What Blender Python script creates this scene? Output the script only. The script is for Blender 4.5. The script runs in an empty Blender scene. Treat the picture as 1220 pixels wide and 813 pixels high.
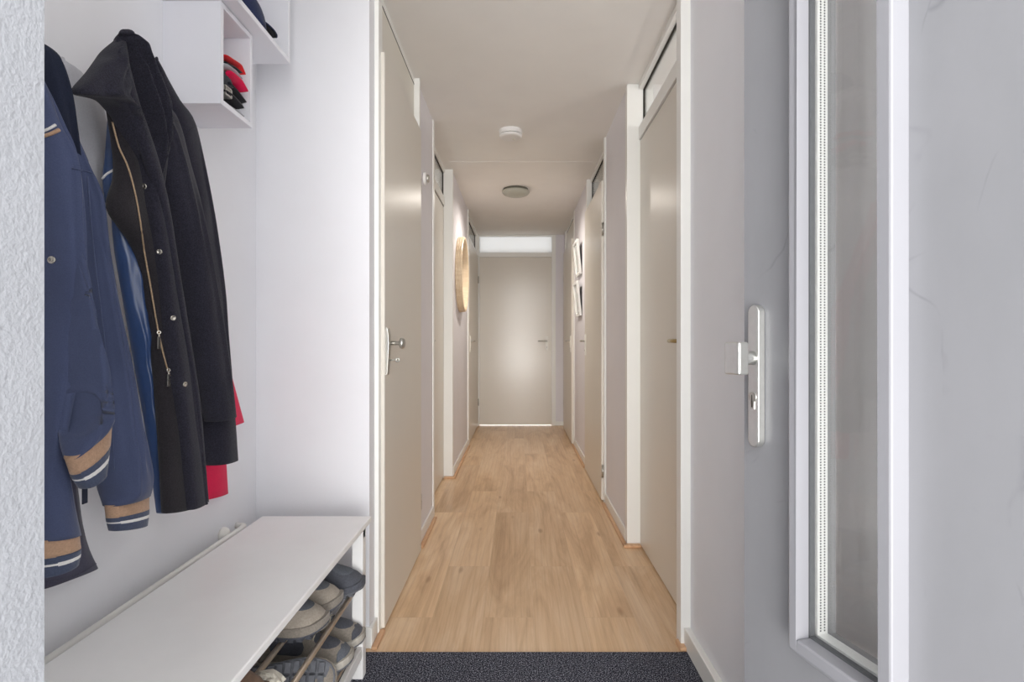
import bpy, bmesh, math, random
from mathutils import Vector, Matrix, noise

random.seed(7)
C = bpy.context.scene.collection
F, CX, CY, EYE, CEIL = 660.0, 618.0, 406.5, 1.05, 2.368
PI = math.pi

# ------------------------------------------------------------------ materials
MATS = {}

def lin(c):
    return tuple(((v / 255.0) / 12.92 if v / 255.0 <= 0.04045 else ((v / 255.0 + 0.055) / 1.055) ** 2.4) for v in c) + (1.0,)

def nodes_of(name):
    m = bpy.data.materials.new(name)
    m.use_nodes = True
    nt = m.node_tree
    return m, nt, nt.nodes['Principled BSDF']

def coords(nt, scale=(1, 1, 1), rot=(0, 0, 0)):
    tc = nt.nodes.new('ShaderNodeTexCoord')
    mp = nt.nodes.new('ShaderNodeMapping')
    mp.inputs['Scale'].default_value = scale
    mp.inputs['Rotation'].default_value = rot
    nt.links.new(tc.outputs['Object'], mp.inputs['Vector'])
    return mp.outputs['Vector']

def noise_node(nt, vec, scale, detail=4, rough=0.55, dist=0.0):
    n = nt.nodes.new('ShaderNodeTexNoise')
    n.inputs['Scale'].default_value = scale
    n.inputs['Detail'].default_value = detail
    n.inputs['Roughness'].default_value = rough
    n.inputs['Distortion'].default_value = dist
    nt.links.new(vec, n.inputs['Vector'])
    return n.outputs['Fac']

def ramp(nt, fac, stops):
    r = nt.nodes.new('ShaderNodeValToRGB')
    el = r.color_ramp.elements
    while len(el) < len(stops):
        el.new(0.5)
    for e, (p, c) in zip(el, stops):
        e.position = p
        e.color = c
    nt.links.new(fac, r.inputs['Fac'])
    return r.outputs['Color']

def mix(nt, a, b, fac, mode='MIX'):
    n = nt.nodes.new('ShaderNodeMix')
    n.data_type = 'RGBA'
    n.blend_type = mode
    for sock, v in ((n.inputs[6], a), (n.inputs[7], b), (n.inputs[0], fac)):
        if hasattr(v, 'is_linked'):
            nt.links.new(v, sock)
        else:
            sock.default_value = v
    return n.outputs[2]

def bump(nt, bsdf, height, strength, distance=0.002):
    b = nt.nodes.new('ShaderNodeBump')
    b.inputs['Strength'].default_value = strength
    b.inputs['Distance'].default_value = distance
    nt.links.new(height, b.inputs['Height'])
    nt.links.new(b.outputs['Normal'], bsdf.inputs['Normal'])

def paint(name, rgb, rough=0.6, var=0.03, nscale=6.0, bstr=0.0, bscale=120.0, metallic=0.0, spec=0.5, bdist=0.002, coat=0.0):
    m, nt, b = nodes_of(name)
    v = coords(nt)
    c = lin(rgb)
    lo = tuple(x * (1 - var) for x in c[:3]) + (1,)
    hi = tuple(min(1, x * (1 + var)) for x in c[:3]) + (1,)
    nt.links.new(ramp(nt, noise_node(nt, v, nscale), [(0.3, lo), (0.7, hi)]), b.inputs['Base Color'])
    b.inputs['Roughness'].default_value = rough
    b.inputs['Metallic'].default_value = metallic
    b.inputs['Specular IOR Level'].default_value = spec
    if coat:
        b.inputs['Coat Weight'].default_value = coat
        b.inputs['Coat Roughness'].default_value = 0.12
    if bstr:
        bump(nt, b, noise_node(nt, v, bscale, 5), bstr, bdist)
    MATS[name] = m
    return m

def fabric(name, rgb, rough=0.95, var=0.18, scale=350.0, bstr=0.35, sheen=0.15, big=9.0, spec=0.2):
    m, nt, b = nodes_of(name)
    v = coords(nt)
    c = lin(rgb)
    lo = tuple(x * (1 - var) for x in c[:3]) + (1,)
    hi = tuple(min(1, x * (1 + var)) for x in c[:3]) + (1,)
    c1 = ramp(nt, noise_node(nt, v, scale, 3), [(0.3, lo), (0.7, hi)])
    c2 = ramp(nt, noise_node(nt, v, big, 4), [(0.3, (0.86, 0.86, 0.86, 1)), (0.7, (1, 1, 1, 1))])
    nt.links.new(mix(nt, c1, c2, 1.0, 'MULTIPLY'), b.inputs['Base Color'])
    b.inputs['Roughness'].default_value = rough
    b.inputs['Specular IOR Level'].default_value = spec
    b.inputs['Sheen Weight'].default_value = sheen
    b.inputs['Sheen Roughness'].default_value = 0.5
    bump(nt, b, noise_node(nt, v, scale * 1.5, 3), bstr, 0.0015)
    MATS[name] = m
    return m

paint('wall_white', (238, 238, 242), 0.75, 0.015, 4, 0.10, 160)
paint('wall_hall', (229, 226, 230), 0.75, 0.015, 4, 0.10, 160)
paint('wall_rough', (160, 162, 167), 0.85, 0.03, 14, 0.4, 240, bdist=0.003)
paint('ceiling_white', (238, 235, 231), 0.9, 0.015, 5, 0.15, 220)
paint('cream_gloss', (222, 217, 207), 0.36, 0.012, 2.5, 0.02, 30)
paint('door_cream', (222, 216, 206), 0.34, 0.015, 2.0, 0.03, 18)
paint('door_gloss', (222, 216, 206), 0.2, 0.015, 2.0, 0.05, 12)
paint('casing_white', (238, 237, 233), 0.35, 0.01, 3)
paint('white_lacquer', (240, 240, 246), 0.35, 0.01, 5)
paint('bench_white', (246, 245, 244), 0.4, 0.02, 7, 0.02, 90)
paint('pipe_white', (238, 236, 230), 0.3, 0.02, 8)
paint('aluminium', (205, 205, 202), 0.32, 0.04, 60, metallic=0.85)
paint('satin_steel', (190, 188, 182), 0.3, 0.05, 40, metallic=0.9)
paint('brass', (170, 150, 105), 0.3, 0.05, 40, metallic=0.9)
paint('handle_white', (243, 241, 234), 0.3, 0.01, 20)
paint('rod_metal', (205, 192, 176), 0.35, 0.05, 30, metallic=0.6)
paint('dark_gap', (40, 36, 30), 0.9, 0.1, 40)
paint('snap_metal', (200, 195, 185), 0.25, 0.1, 300, metallic=0.9)
paint('zip_metal', (176, 150, 122), 0.35, 0.35, 500, metallic=0.6)
paint('plastic_white', (236, 234, 232), 0.45, 0.01, 20)
paint('plastic_cream', (222, 216, 204), 0.4, 0.02, 20)
paint('diffuser_grey', (176, 176, 165), 0.4, 0.03, 20)
paint('lamp_rim', (105, 103, 92), 0.5, 0.05, 20)
paint('mirror_silver', (235, 235, 235), 0.02, 0.0, 2, metallic=1.0)
paint('paper_print', (205, 208, 206), 0.15, 0.12, 9)
paint('frame_white', (246, 246, 242), 0.3, 0.01, 9)
paint('frame_dark', (70, 66, 60), 0.5, 0.05, 9)
paint('spacer_metal', (236, 237, 236), 0.35, 0.03, 200, metallic=0.3)
paint('seal_dark', (80, 82, 84), 0.6, 0.06, 80)
paint('concrete', (222, 221, 219), 0.9, 0.08, 5, 0.3, 90)
fabric('wool_black', (46, 45, 56), 0.95, 0.45, 420, 0.8, 0.12)
fabric('wool_facing', (46, 43, 47), 0.95, 0.3, 380, 0.5, 0.12)
fabric('navy_cotton', (72, 81, 112), 0.8, 0.10, 500, 0.25, 0.2, spec=0.3)
fabric('navy_dark', (38, 43, 60), 0.9, 0.15, 500, 0.3, 0.1)
fabric('slate_cotton', (88, 92, 118), 0.85, 0.10, 500, 0.25, 0.2)
fabric('satin_blue', (42, 68, 114), 0.32, 0.08, 300, 0.1, 0.0, 22, spec=0.8)
fabric('rib_tan', (186, 152, 126), 0.9, 0.12, 300, 0.4, 0.2)
fabric('rib_navy', (74, 82, 104), 0.9, 0.12, 300, 0.4, 0.2)
fabric('rib_white', (232, 230, 228), 0.9, 0.05, 300, 0.3, 0.1)
fabric('charcoal_cloth', (76, 75, 92), 0.9, 0.12, 300, 0.3, 0.15)
fabric('pink_cloth', (232, 20, 80), 0.7, 0.06, 300, 0.2, 0.1)
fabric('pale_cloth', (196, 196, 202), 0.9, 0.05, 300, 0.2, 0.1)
fabric('red_cloth', (232, 44, 50), 0.8, 0.08, 300, 0.3, 0.1)
fabric('cap_black', (34, 34, 40), 0.85, 0.2, 300, 0.4, 0.1)
fabric('cap_navy', (40, 50, 84), 0.85, 0.2, 300, 0.4, 0.1)
fabric('grey_cloth', (72, 72, 76), 0.9, 0.15, 300, 0.3, 0.1)
fabric('shoe_suede', (172, 162, 150), 0.95, 0.12, 220, 0.4, 0.2, 25)
fabric('shoe_brown', (150, 142, 132), 0.9, 0.15, 220, 0.4, 0.2, 25)
fabric('shoe_mesh', (104, 108, 116), 0.9, 0.25, 420, 0.6, 0.05, 30)
fabric('shoe_dark', (88, 90, 98), 0.8, 0.15, 220, 0.3, 0.05, 25)
fabric('sole_rubber', (112, 114, 120), 0.7, 0.12, 90, 0.3, 0.0, 30)
fabric('midsole_pale', (190, 184, 174), 0.7, 0.1, 90, 0.2, 0.0, 30)
fabric('lace_pale', (196, 188, 172), 0.9, 0.1, 400, 0.4, 0.1)
fabric('leather_brown', (134, 108, 90), 0.4, 0.15, 60, 0.2, 0.0, 12, spec=0.6)
fabric('paper_cream', (226, 220, 206), 0.9, 0.05, 60, 0.1, 0.0)
paint('yellow_rubber', (205, 175, 70), 0.6, 0.1, 50)

def glass(name, tint=(0.93, 0.95, 0.94, 1), refl=0.10):
    m = bpy.data.materials.new(name)
    m.use_nodes = True
    nt = m.node_tree
    for n in list(nt.nodes):
        nt.nodes.remove(n)
    out = nt.nodes.new('ShaderNodeOutputMaterial')
    tr = nt.nodes.new('ShaderNodeBsdfTransparent')
    tr.inputs['Color'].default_value = tint
    gl = nt.nodes.new('ShaderNodeBsdfGlossy')
    gl.inputs['Roughness'].default_value = 0.01
    lw = nt.nodes.new('ShaderNodeLayerWeight')
    lw.inputs['Blend'].default_value = 0.5
    pw = nt.nodes.new('ShaderNodeMath'); pw.operation = 'POWER'; pw.inputs[1].default_value = 5.0
    nt.links.new(lw.outputs['Facing'], pw.inputs[0])
    fr = nt.nodes.new('ShaderNodeMath'); fr.operation = 'MULTIPLY_ADD'; fr.inputs[1].default_value = 0.9; fr.inputs[2].default_value = 0.03
    nt.links.new(pw.outputs[0], fr.inputs[0])
    mx = nt.nodes.new('ShaderNodeMixShader')
    nt.links.new(fr.outputs[0], mx.inputs[0])
    nt.links.new(tr.outputs[0], mx.inputs[1])
    nt.links.new(gl.outputs[0], mx.inputs[2])
    nt.links.new(mx.outputs[0], out.inputs['Surface'])
    MATS[name] = m

glass('clear_glass', (0.97, 0.98, 0.97, 1))
glass('door_glass', (0.992, 0.992, 0.985, 1))

def frosted(name):
    m = bpy.data.materials.new(name)
    m.use_nodes = True
    nt = m.node_tree
    for n in list(nt.nodes):
        nt.nodes.remove(n)
    out = nt.nodes.new('ShaderNodeOutputMaterial')
    tl = nt.nodes.new('ShaderNodeBsdfTranslucent')
    tl.inputs['Color'].default_value = (0.8, 0.82, 0.83, 1)
    gl = nt.nodes.new('ShaderNodeBsdfDiffuse')
    gl.inputs['Color'].default_value = (0.85, 0.86, 0.87, 1)
    mx = nt.nodes.new('ShaderNodeMixShader')
    mx.inputs[0].default_value = 0.3
    nt.links.new(tl.outputs[0], mx.inputs[1])
    nt.links.new(gl.outputs[0], mx.inputs[2])
    nt.links.new(mx.outputs[0], out.inputs['Surface'])
    MATS[name] = m
frosted('frosted_glass')

def floor_mat():
    m, nt, b = nodes_of('oak_laminate')
    tc = nt.nodes.new('ShaderNodeTexCoord')
    sp = nt.nodes.new('ShaderNodeSeparateXYZ')
    nt.links.new(tc.outputs['Object'], sp.inputs[0])
    cb = nt.nodes.new('ShaderNodeCombineXYZ')
    nt.links.new(sp.outputs['Y'], cb.inputs['X'])
    ad = nt.nodes.new('ShaderNodeMath'); ad.operation = 'ADD'; ad.inputs[1].default_value = 0.135
    nt.links.new(sp.outputs['X'], ad.inputs[0])
    nt.links.new(ad.outputs[0], cb.inputs['Y'])
    br = nt.nodes.new('ShaderNodeTexBrick')
    br.offset = 0.37
    br.inputs['Color1'].default_value = (0, 0, 0, 1)
    br.inputs['Color2'].default_value = (1, 1, 1, 1)
    br.inputs['Mortar'].default_value = (0.5, 0.5, 0.5, 1)
    br.inputs['Scale'].default_value = 1.0
    br.inputs['Mortar Size'].default_value = 0.0009
    br.inputs['Mortar Smooth'].default_value = 0.2
    br.inputs['Brick Width'].default_value = 1.29
    br.inputs['Row Height'].default_value = 0.192
    nt.links.new(cb.outputs[0], br.inputs['Vector'])
    # per plank offset of the grain
    sc = nt.nodes.new('ShaderNodeVectorMath'); sc.operation = 'SCALE'; sc.inputs['Scale'].default_value = 13.0
    nt.links.new(br.outputs['Color'], sc.inputs[0])
    av = nt.nodes.new('ShaderNodeVectorMath'); av.operation = 'ADD'
    nt.links.new(cb.outputs[0], av.inputs[0]); nt.links.new(sc.outputs[0], av.inputs[1])
    def stretched(s):
        mp = nt.nodes.new('ShaderNodeMapping'); mp.inputs['Scale'].default_value = s
        nt.links.new(av.outputs[0], mp.inputs['Vector'])
        return mp.outputs['Vector']
    g1 = noise_node(nt, stretched((0.8, 5.0, 1)), 1.5, 6, 0.6, 1.2)
    g2 = noise_node(nt, stretched((3.0, 95, 1)), 1.6, 4, 0.6, 0.5)
    wv = nt.nodes.new('ShaderNodeTexWave')
    wv.wave_type = 'BANDS'; wv.bands_direction = 'Y'
    wv.inputs['Scale'].default_value = 1.0
    wv.inputs['Distortion'].default_value = 10.0
    wv.inputs['Detail'].default_value = 2.5
    wv.inputs['Detail Scale'].default_value = 0.9
    nt.links.new(stretched((0.5, 11.0, 1)), wv.inputs['Vector'])
    col = ramp(nt, g1, [(0.25, lin((200, 162, 122))), (0.48, lin((230, 196, 156))), (0.75, lin((248, 222, 190)))])
    col = mix(nt, col, ramp(nt, g2, [(0.32, lin((176, 136, 98))), (0.55, lin((255, 255, 255)))]), 0.17, 'MULTIPLY')
    col = mix(nt, col, ramp(nt, wv.outputs['Fac'], [(0.0, lin((178, 138, 100))), (0.30, (1, 1, 1, 1))]), 0.12, 'MULTIPLY')
    # knots
    vo = nt.nodes.new('ShaderNodeTexVoronoi')
    vo.inputs['Scale'].default_value = 1.0
    nt.links.new(stretched((2.1, 6.5, 1)), vo.inputs['Vector'])
    knot = ramp(nt, vo.outputs['Distance'], [(0.0, (1, 1, 1, 1)), (0.045, (0.75, 0.75, 0.75, 1)), (0.10, (0, 0, 0, 1))])
    bw = nt.nodes.new('ShaderNodeRGBToBW'); nt.links.new(knot, bw.inputs[0])
    kn = nt.nodes.new('ShaderNodeMath'); kn.operation = 'MULTIPLY'; kn.inputs[1].default_value = 0.6
    nt.links.new(bw.outputs[0], kn.inputs[0])
    col = mix(nt, col, lin((150, 98, 58)), kn.outputs[0])
    tint = ramp(nt, br.outputs['Color'], [(0.0, lin((236, 232, 228))), (1.0, lin((255, 255, 255)))])
    col = mix(nt, col, tint, 1.0, 'MULTIPLY')
    seam = nt.nodes.new('ShaderNodeMath'); seam.operation = 'MULTIPLY'; seam.inputs[1].default_value = 0.18
    nt.links.new(br.outputs['Fac'], seam.inputs[0])
    col = mix(nt, col, lin((120, 90, 62)), seam.outputs[0])
    nt.links.new(col, b.inputs['Base Color'])
    b.inputs['Roughness'].default_value = 0.34
    b.inputs['Specular IOR Level'].default_value = 0.5
    bump(nt, b, g2, 0.08, 0.001)
    MATS['oak_laminate'] = m
floor_mat()

def carpet_mat():
    m, nt, b = nodes_of('carpet_charcoal')
    v = coords(nt)
    n1 = noise_node(nt, v, 260, 3, 0.7)
    nt.links.new(ramp(nt, n1, [(0.42, lin((30, 32, 40))), (0.52, lin((60, 62, 74))), (0.64, lin((196, 198, 212)))]), b.inputs['Base Color'])
    b.inputs['Roughness'].default_value = 1.0
    b.inputs['Specular IOR Level'].default_value = 0.1
    bump(nt, b, n1, 1.0, 0.006)
    MATS['carpet_charcoal'] = m
carpet_mat()

def wood_mat(name, a, c, stretch=(30, 30, 3)):
    m, nt, b = nodes_of(name)
    v = coords(nt, stretch)
    nt.links.new(ramp(nt, noise_node(nt, v, 1.5, 4, 0.6, 0.6), [(0.3, lin(a)), (0.7, lin(c))]), b.inputs['Base Color'])
    b.inputs['Roughness'].default_value = 0.45
    MATS[name] = m
wood_mat('strip_oak', (196, 150, 112), (222, 182, 144), (30, 3, 30))
wood_mat('mirror_wood', (214, 190, 158), (232, 212, 184), (8, 40, 40))

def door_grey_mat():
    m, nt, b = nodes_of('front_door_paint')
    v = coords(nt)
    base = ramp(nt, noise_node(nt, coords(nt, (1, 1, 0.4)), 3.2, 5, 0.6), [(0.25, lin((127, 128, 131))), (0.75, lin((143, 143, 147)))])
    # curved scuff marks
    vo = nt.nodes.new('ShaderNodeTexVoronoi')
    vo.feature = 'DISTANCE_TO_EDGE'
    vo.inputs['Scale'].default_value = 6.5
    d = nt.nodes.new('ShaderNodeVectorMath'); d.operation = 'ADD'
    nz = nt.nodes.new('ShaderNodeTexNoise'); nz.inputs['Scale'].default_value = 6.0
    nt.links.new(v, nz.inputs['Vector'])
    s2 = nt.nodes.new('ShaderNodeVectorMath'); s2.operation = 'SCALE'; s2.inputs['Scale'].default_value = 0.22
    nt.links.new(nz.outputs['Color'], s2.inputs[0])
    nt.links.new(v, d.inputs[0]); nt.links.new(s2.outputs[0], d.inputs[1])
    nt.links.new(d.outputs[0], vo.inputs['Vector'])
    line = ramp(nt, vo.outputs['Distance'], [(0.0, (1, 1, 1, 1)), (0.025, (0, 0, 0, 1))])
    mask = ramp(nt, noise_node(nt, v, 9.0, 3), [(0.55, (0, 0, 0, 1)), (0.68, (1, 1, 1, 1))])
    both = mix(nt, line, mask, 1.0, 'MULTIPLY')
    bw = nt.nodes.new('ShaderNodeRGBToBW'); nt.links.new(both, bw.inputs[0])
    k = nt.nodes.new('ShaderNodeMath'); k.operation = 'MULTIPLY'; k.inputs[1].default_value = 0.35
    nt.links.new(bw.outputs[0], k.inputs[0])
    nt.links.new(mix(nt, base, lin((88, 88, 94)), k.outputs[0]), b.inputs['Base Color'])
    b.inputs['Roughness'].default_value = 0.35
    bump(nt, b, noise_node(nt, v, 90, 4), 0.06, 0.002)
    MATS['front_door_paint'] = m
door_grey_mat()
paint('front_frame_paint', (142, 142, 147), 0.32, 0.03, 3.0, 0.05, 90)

# ------------------------------------------------------------------ mesh helpers
class MB:
    def __init__(s):
        s.bm = bmesh.new()

    def box(s, x0, x1, y0, y1, z0, z1):
        v = [s.bm.verts.new(p) for p in ((x0, y0, z0), (x1, y0, z0), (x1, y1, z0), (x0, y1, z0), (x0, y0, z1), (x1, y0, z1), (x1, y1, z1), (x0, y1, z1))]
        for f in ((3, 2, 1, 0), (4, 5, 6, 7), (0, 1, 5, 4), (1, 2, 6, 5), (2, 3, 7, 6), (3, 0, 4, 7)):
            s.bm.faces.new([v[i] for i in f])
        return s

    def rings(s, rs, closed=True, cap=True):
        vs = [[s.bm.verts.new(p) for p in r] for r in rs]
        n = len(vs[0])
        m = n if closed else n - 1
        for a, b in zip(vs, vs[1:]):
            for i in range(m):
                j = (i + 1) % n
                try:
                    s.bm.faces.new((a[i], a[j], b[j], b[i]))
                except ValueError:
                    pass
        if cap and closed:
            s.bm.faces.new(vs[0][::-1])
            s.bm.faces.new(vs[-1])
        return s

    def tube(s, pts, r, seg=10, taper=None):
        pts = [Vector(p) for p in pts]
        rs = []
        for i, p in enumerate(pts):
            d = (pts[min(i + 1, len(pts) - 1)] - pts[max(i - 1, 0)]).normalized()
            up = Vector((0, 0, 1)) if abs(d.z) < 0.9 else Vector((1, 0, 0))
            a = d.cross(up).normalized()
            b = d.cross(a).normalized()
            rr = r if taper is None else r * taper[i]
            rs.append([p + a * math.cos(2 * PI * k / seg) * rr + b * math.sin(2 * PI * k / seg) * rr for k in range(seg)])
        return s.rings(rs)

    def lathe(s, prof, origin, axis, seg=40):
        o = Vector(origin)
        ax = Vector(axis).normalized()
        up = Vector((0, 0, 1)) if abs(ax.z) < 0.9 else Vector((1, 0, 0))
        a = ax.cross(up).normalized()
        b = ax.cross(a).normalized()
        rs = [[o + ax * h + (a * math.cos(2 * PI * k / seg) + b * math.sin(2 * PI * k / seg)) * max(r, 1e-5) for k in range(seg)] for r, h in prof]
        return s.rings(rs)

    def ring_lathe(s, prof, origin, axis, seg=64):
        """closed profile: a torus-like ring"""
        return s.lathe(list(prof) + [prof[0]], origin, axis, seg) if False else s._rl(prof, origin, axis, seg)

    def _rl(s, prof, origin, axis, seg):
        o = Vector(origin)
        ax = Vector(axis).normalized()
        up = Vector((0, 0, 1)) if abs(ax.z) < 0.9 else Vector((1, 0, 0))
        a = ax.cross(up).normalized()
        b = ax.cross(a).normalized()
        vs = [[s.bm.verts.new(o + ax * h + (a * math.cos(2 * PI * k / seg) + b * math.sin(2 * PI * k / seg)) * r) for k in range(seg)] for r, h in prof]
        n = len(vs)
        for i in range(n):
            for k in range(seg):
                s.bm.faces.new((vs[i][k], vs[i][(k + 1) % seg], vs[(i + 1) % n][(k + 1) % seg], vs[(i + 1) % n][k]))
        return s

    def prism(s, pts, vec):
        v = Vector(vec)
        a = [s.bm.verts.new(p) for p in pts]
        b = [s.bm.verts.new(Vector(p) + v) for p in pts]
        s.bm.faces.new(a[::-1])
        s.bm.faces.new(b)
        for i in range(len(pts)):
            j = (i + 1) % len(pts)
            s.bm.faces.new((a[i], a[j], b[j], b[i]))
        return s

    def build(s, name, mat, parent=None, bevel=0.0, smooth=False, subsurf=0, seg=2, matrix=None):
        bmesh.ops.remove_doubles(s.bm, verts=s.bm.verts, dist=1e-6)
        bmesh.ops.recalc_face_normals(s.bm, faces=s.bm.faces)
        if matrix is not None:
            s.bm.transform(matrix)
        me = bpy.data.meshes.new(name)
        s.bm.to_mesh(me)
        s.bm.free()
        me.materials.append(MATS[mat])
        o = bpy.data.objects.new(name, me)
        C.objects.link(o)
        if parent is not None:
            o.parent = parent
        if smooth:
            for p in me.polygons:
                p.use_smooth = True
        if bevel:
            md = o.modifiers.new('bevel', 'BEVEL')
            md.width = bevel
            md.segments = seg
            md.limit_method = 'ANGLE'
        if subsurf:
            md = o.modifiers.new('subsurf', 'SUBSURF')
            md.levels = md.render_levels = subsurf
        return o

def tag(o, label, cat, group=None, kind=None):
    o['label'] = label
    o['category'] = cat
    if group:
        o['group'] = group
    if kind:
        o['kind'] = kind
    return o

def thing(name, label, cat, loc=(0, 0, 0), rot=(0, 0, 0), group=None, kind=None):
    o = bpy.data.objects.new(name, None)
    C.objects.link(o)
    o.empty_display_size = 0.05
    o.location = loc
    o.rotation_euler = rot
    return tag(o, label, cat, group, kind)

def struct(o, label, cat):
    return tag(o, label, cat, None, 'structure')

def box_obj(name, mat, b, parent=None, bevel=0.002):
    return MB().box(*b).build(name, mat, parent, bevel)

# ------------------------------------------------------------------ camera
cam = bpy.data.cameras.new('camera')
co = bpy.data.objects.new('camera', cam)
C.objects.link(co)
co.location = (0, 0, EYE)
co.rotation_euler = (PI / 2, 0, 0)
cam.sensor_fit = 'HORIZONTAL'
cam.sensor_width = 36
cam.lens = F * 36 / 1220
cam.shift_x = -(CX - 610) / 1220
cam.clip_start = 0.02
bpy.context.scene.camera = co

# ------------------------------------------------------------------ shell
XL, XR, XRN, YB = -0.512, 0.563, 0.588, 6.875     # hall walls, near right wall, end wall
XN = -0.90                                       # niche side wall
struct(box_obj('floor', 'oak_laminate', (-2.4, 2.4, 1.85, 8.9, -0.05, 0.0), None, 0), 'oak laminate floor running down the hallway', 'floor')
struct(box_obj('floor_gallery', 'concrete', (-2.6, 2.6, -2.2, 0.15, -0.08, -0.012), None, 0), 'grey gallery floor outside the open front door', 'floor')
struct(box_obj('ceiling', 'ceiling_white', (-2.4, 2.4, 0.15, 8.9, CEIL, CEIL + 0.08), None, 0), 'plain off-white hallway ceiling', 'ceiling')
struct(box_obj('trim_1', 'ceiling_white', (XL, XR, 4.067, 4.073, CEIL - 0.002, CEIL + 0.001), None, 0), 'thin raised seam line across the hallway ceiling', 'ceiling trim')

def wall(name, mat, b, label):
    return struct(box_obj(name, mat, b, None, 0), label, 'wall')

wall('wall_niche_side', 'wall_white', (XN - 0.1, XN, 0.15, 2.0, 0, CEIL), 'white niche wall behind the hanging coats')
wall('wall_niche_end', 'wall_white', (XN, XL, 1.90, 2.00, 0, CEIL), 'white niche end wall beyond the bench')
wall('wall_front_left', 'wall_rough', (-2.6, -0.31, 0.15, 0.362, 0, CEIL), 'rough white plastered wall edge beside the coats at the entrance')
wall('wall_right_near', 'wall_white', (XRN, XRN + 0.1, 0.60, 1.90, 0, CEIL), 'white wall between the front door and the first door on its side')
wall('wall_right_middle', 'wall_hall', (XR, XR + 0.1, 2.885, 3.56, 0, CEIL), 'pale wall piece between the tall frame post and the hinged door')
wall('wall_right_far', 'wall_hall', (XR, XR + 0.1, 4.58, 5.58, 0, CEIL), 'pale wall piece carrying the two white picture frames')
wall('wall_right_end', 'wall_hall', (XR, XR + 0.1, 6.66, YB, 0, CEIL), 'narrow wall piece in the end corner of the hallway beside the last door')
wall('wall_left_near', 'wall_hall', (XL - 0.1, XL, 2.80, 3.29, 0, CEIL), 'pale wall strip with the small round sensor')
wall('wall_left_far', 'wall_hall', (XL - 0.1, XL, 4.295, 5.52, 0, CEIL), 'pale wall piece carrying the round wooden mirror')
wall('wall_back_right', 'wall_hall', (0.458, XR + 0.1, YB, YB + 0.1, 0, CEIL), 'narrow pale wall strip beside the end door frame')
# rooms behind the doors
wall('wall_room_left', 'wall_hall', (-2.5, -2.4, 0.15, 8.9, 0, CEIL), 'far wall of the rooms behind the mirror side doors')
wall('wall_room_right', 'wall_hall', (2.4, 2.5, 0.15, 8.9, 0, CEIL), 'far wall of the rooms behind the picture side doors')
wall('wall_room_partition_right', 'wall_hall', (XR + 0.1, 2.4, 3.10, 3.18, 0, CEIL), 'partition wall seen through the nearest glass transom')
wall('wall_room_front_right', 'wall_hall', (XRN + 0.1, 2.4, 0.60, 0.68, 0, CEIL), 'front wall of the room behind the nearest flush door')
wall('wall_room_partition_left', 'wall_hall', (-2.4, XL - 0.1, 3.08, 3.16, 0, CEIL), 'partition wall behind the blind panelled door')
wall('wall_room_left_back', 'wall_hall', (-2.4, -0.62, YB, YB + 0.1, 0, CEIL), 'end wall of the rooms behind the mirror side doors')
wall('wall_room_right_back', 'wall_hall', (XR + 0.1, 2.4, YB, YB + 0.1, 0, CEIL), 'end wall of the rooms behind the picture side doors')

# carpet mat at the entrance
carp = MB().box(XN, XRN, 0.15, 1.865, -0.03, 0.004)
struct(carp.build('floor_carpet', 'carpet_charcoal', None, 0.003), 'dark charcoal entrance carpet lying before the oak floor', 'carpet')

def baseboard(name, b, label):
    return struct(box_obj(name, 'casing_white', b, None, 0.003), label, 'baseboard')

BH = 0.07
baseboard('baseboard_right_near', (XRN - 0.022, XRN, 0.62, 1.897, 0, BH), 'white baseboard under the wall by the front door')
baseboard('baseboard_right_middle', (XR - 0.010, XR, 2.885, 3.56, 0, BH), 'low white baseboard between the frame post and the hinged door')
baseboard('baseboard_right_far', (XR - 0.010, XR, 4.58, 5.58, 0, BH), 'low white baseboard below the white picture frames')
baseboard('baseboard_left_near', (XL, XL + 0.010, 2.80, 3.29, 0, BH), 'low white baseboard below the round sensor')
baseboard('baseboard_left_far', (XL, XL + 0.010, 4.295, 5.52, 0, BH), 'low white baseboard below the round mirror')
baseboard('baseboard_niche_end', (XN, XL + 0.012, 1.888, 1.90, 0, BH), 'white baseboard along the niche end wall behind the bench')
baseboard('baseboard_return', (XL, XL + 0.012, 1.90, 1.965, 0, BH), 'short white baseboard piece on the niche corner')
baseboard('baseboard_back', (0.458, 0.555, YB - 0.010, YB, 0, 0.05), 'short white baseboard beside the end door')

# oak quarter strips along the walls
def strip(name, x0, x1, y0, y1, label):
    return struct(box_obj(name, 'strip_oak', (x0, x1, y0, y1, 0, 0.014), None, 0.004), label, 'floor strip')
strip('trim_2', XR - 0.030, XR - 0.010, 2.82, 3.56, 'oak floor strip before the low baseboard next to the frame post')
strip('trim_3', XR - 0.028, XR - 0.010, 4.58, 5.58, 'oak floor strip below the white picture frames')
strip('trim_4', XL + 0.010, XL + 0.030, 2.80, 3.27, 'oak floor strip below the round sensor')
strip('trim_5', XL + 0.010, XL + 0.028, 4.24, 5.52, 'oak floor strip below the round mirror')
strip('trim_6', XL + 0.012, XL + 0.032, 1.875, 1.995, 'short oak floor strip beside the carpet at the niche corner')
strip('trim_7', XR - 0.030, 0.622, 2.805, 2.84, 'oak floor strip at the foot of the tall white frame post')
strip('trim_8', XL - 0.060, XL + 0.030, 4.215, 4.25, 'oak floor strip at the foot of the cream frame post on the mirror side')
strip('trim_9', 0.545, 0.574, 1.868, 1.93, 'small oak floor block where the carpet meets the casing')

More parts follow.
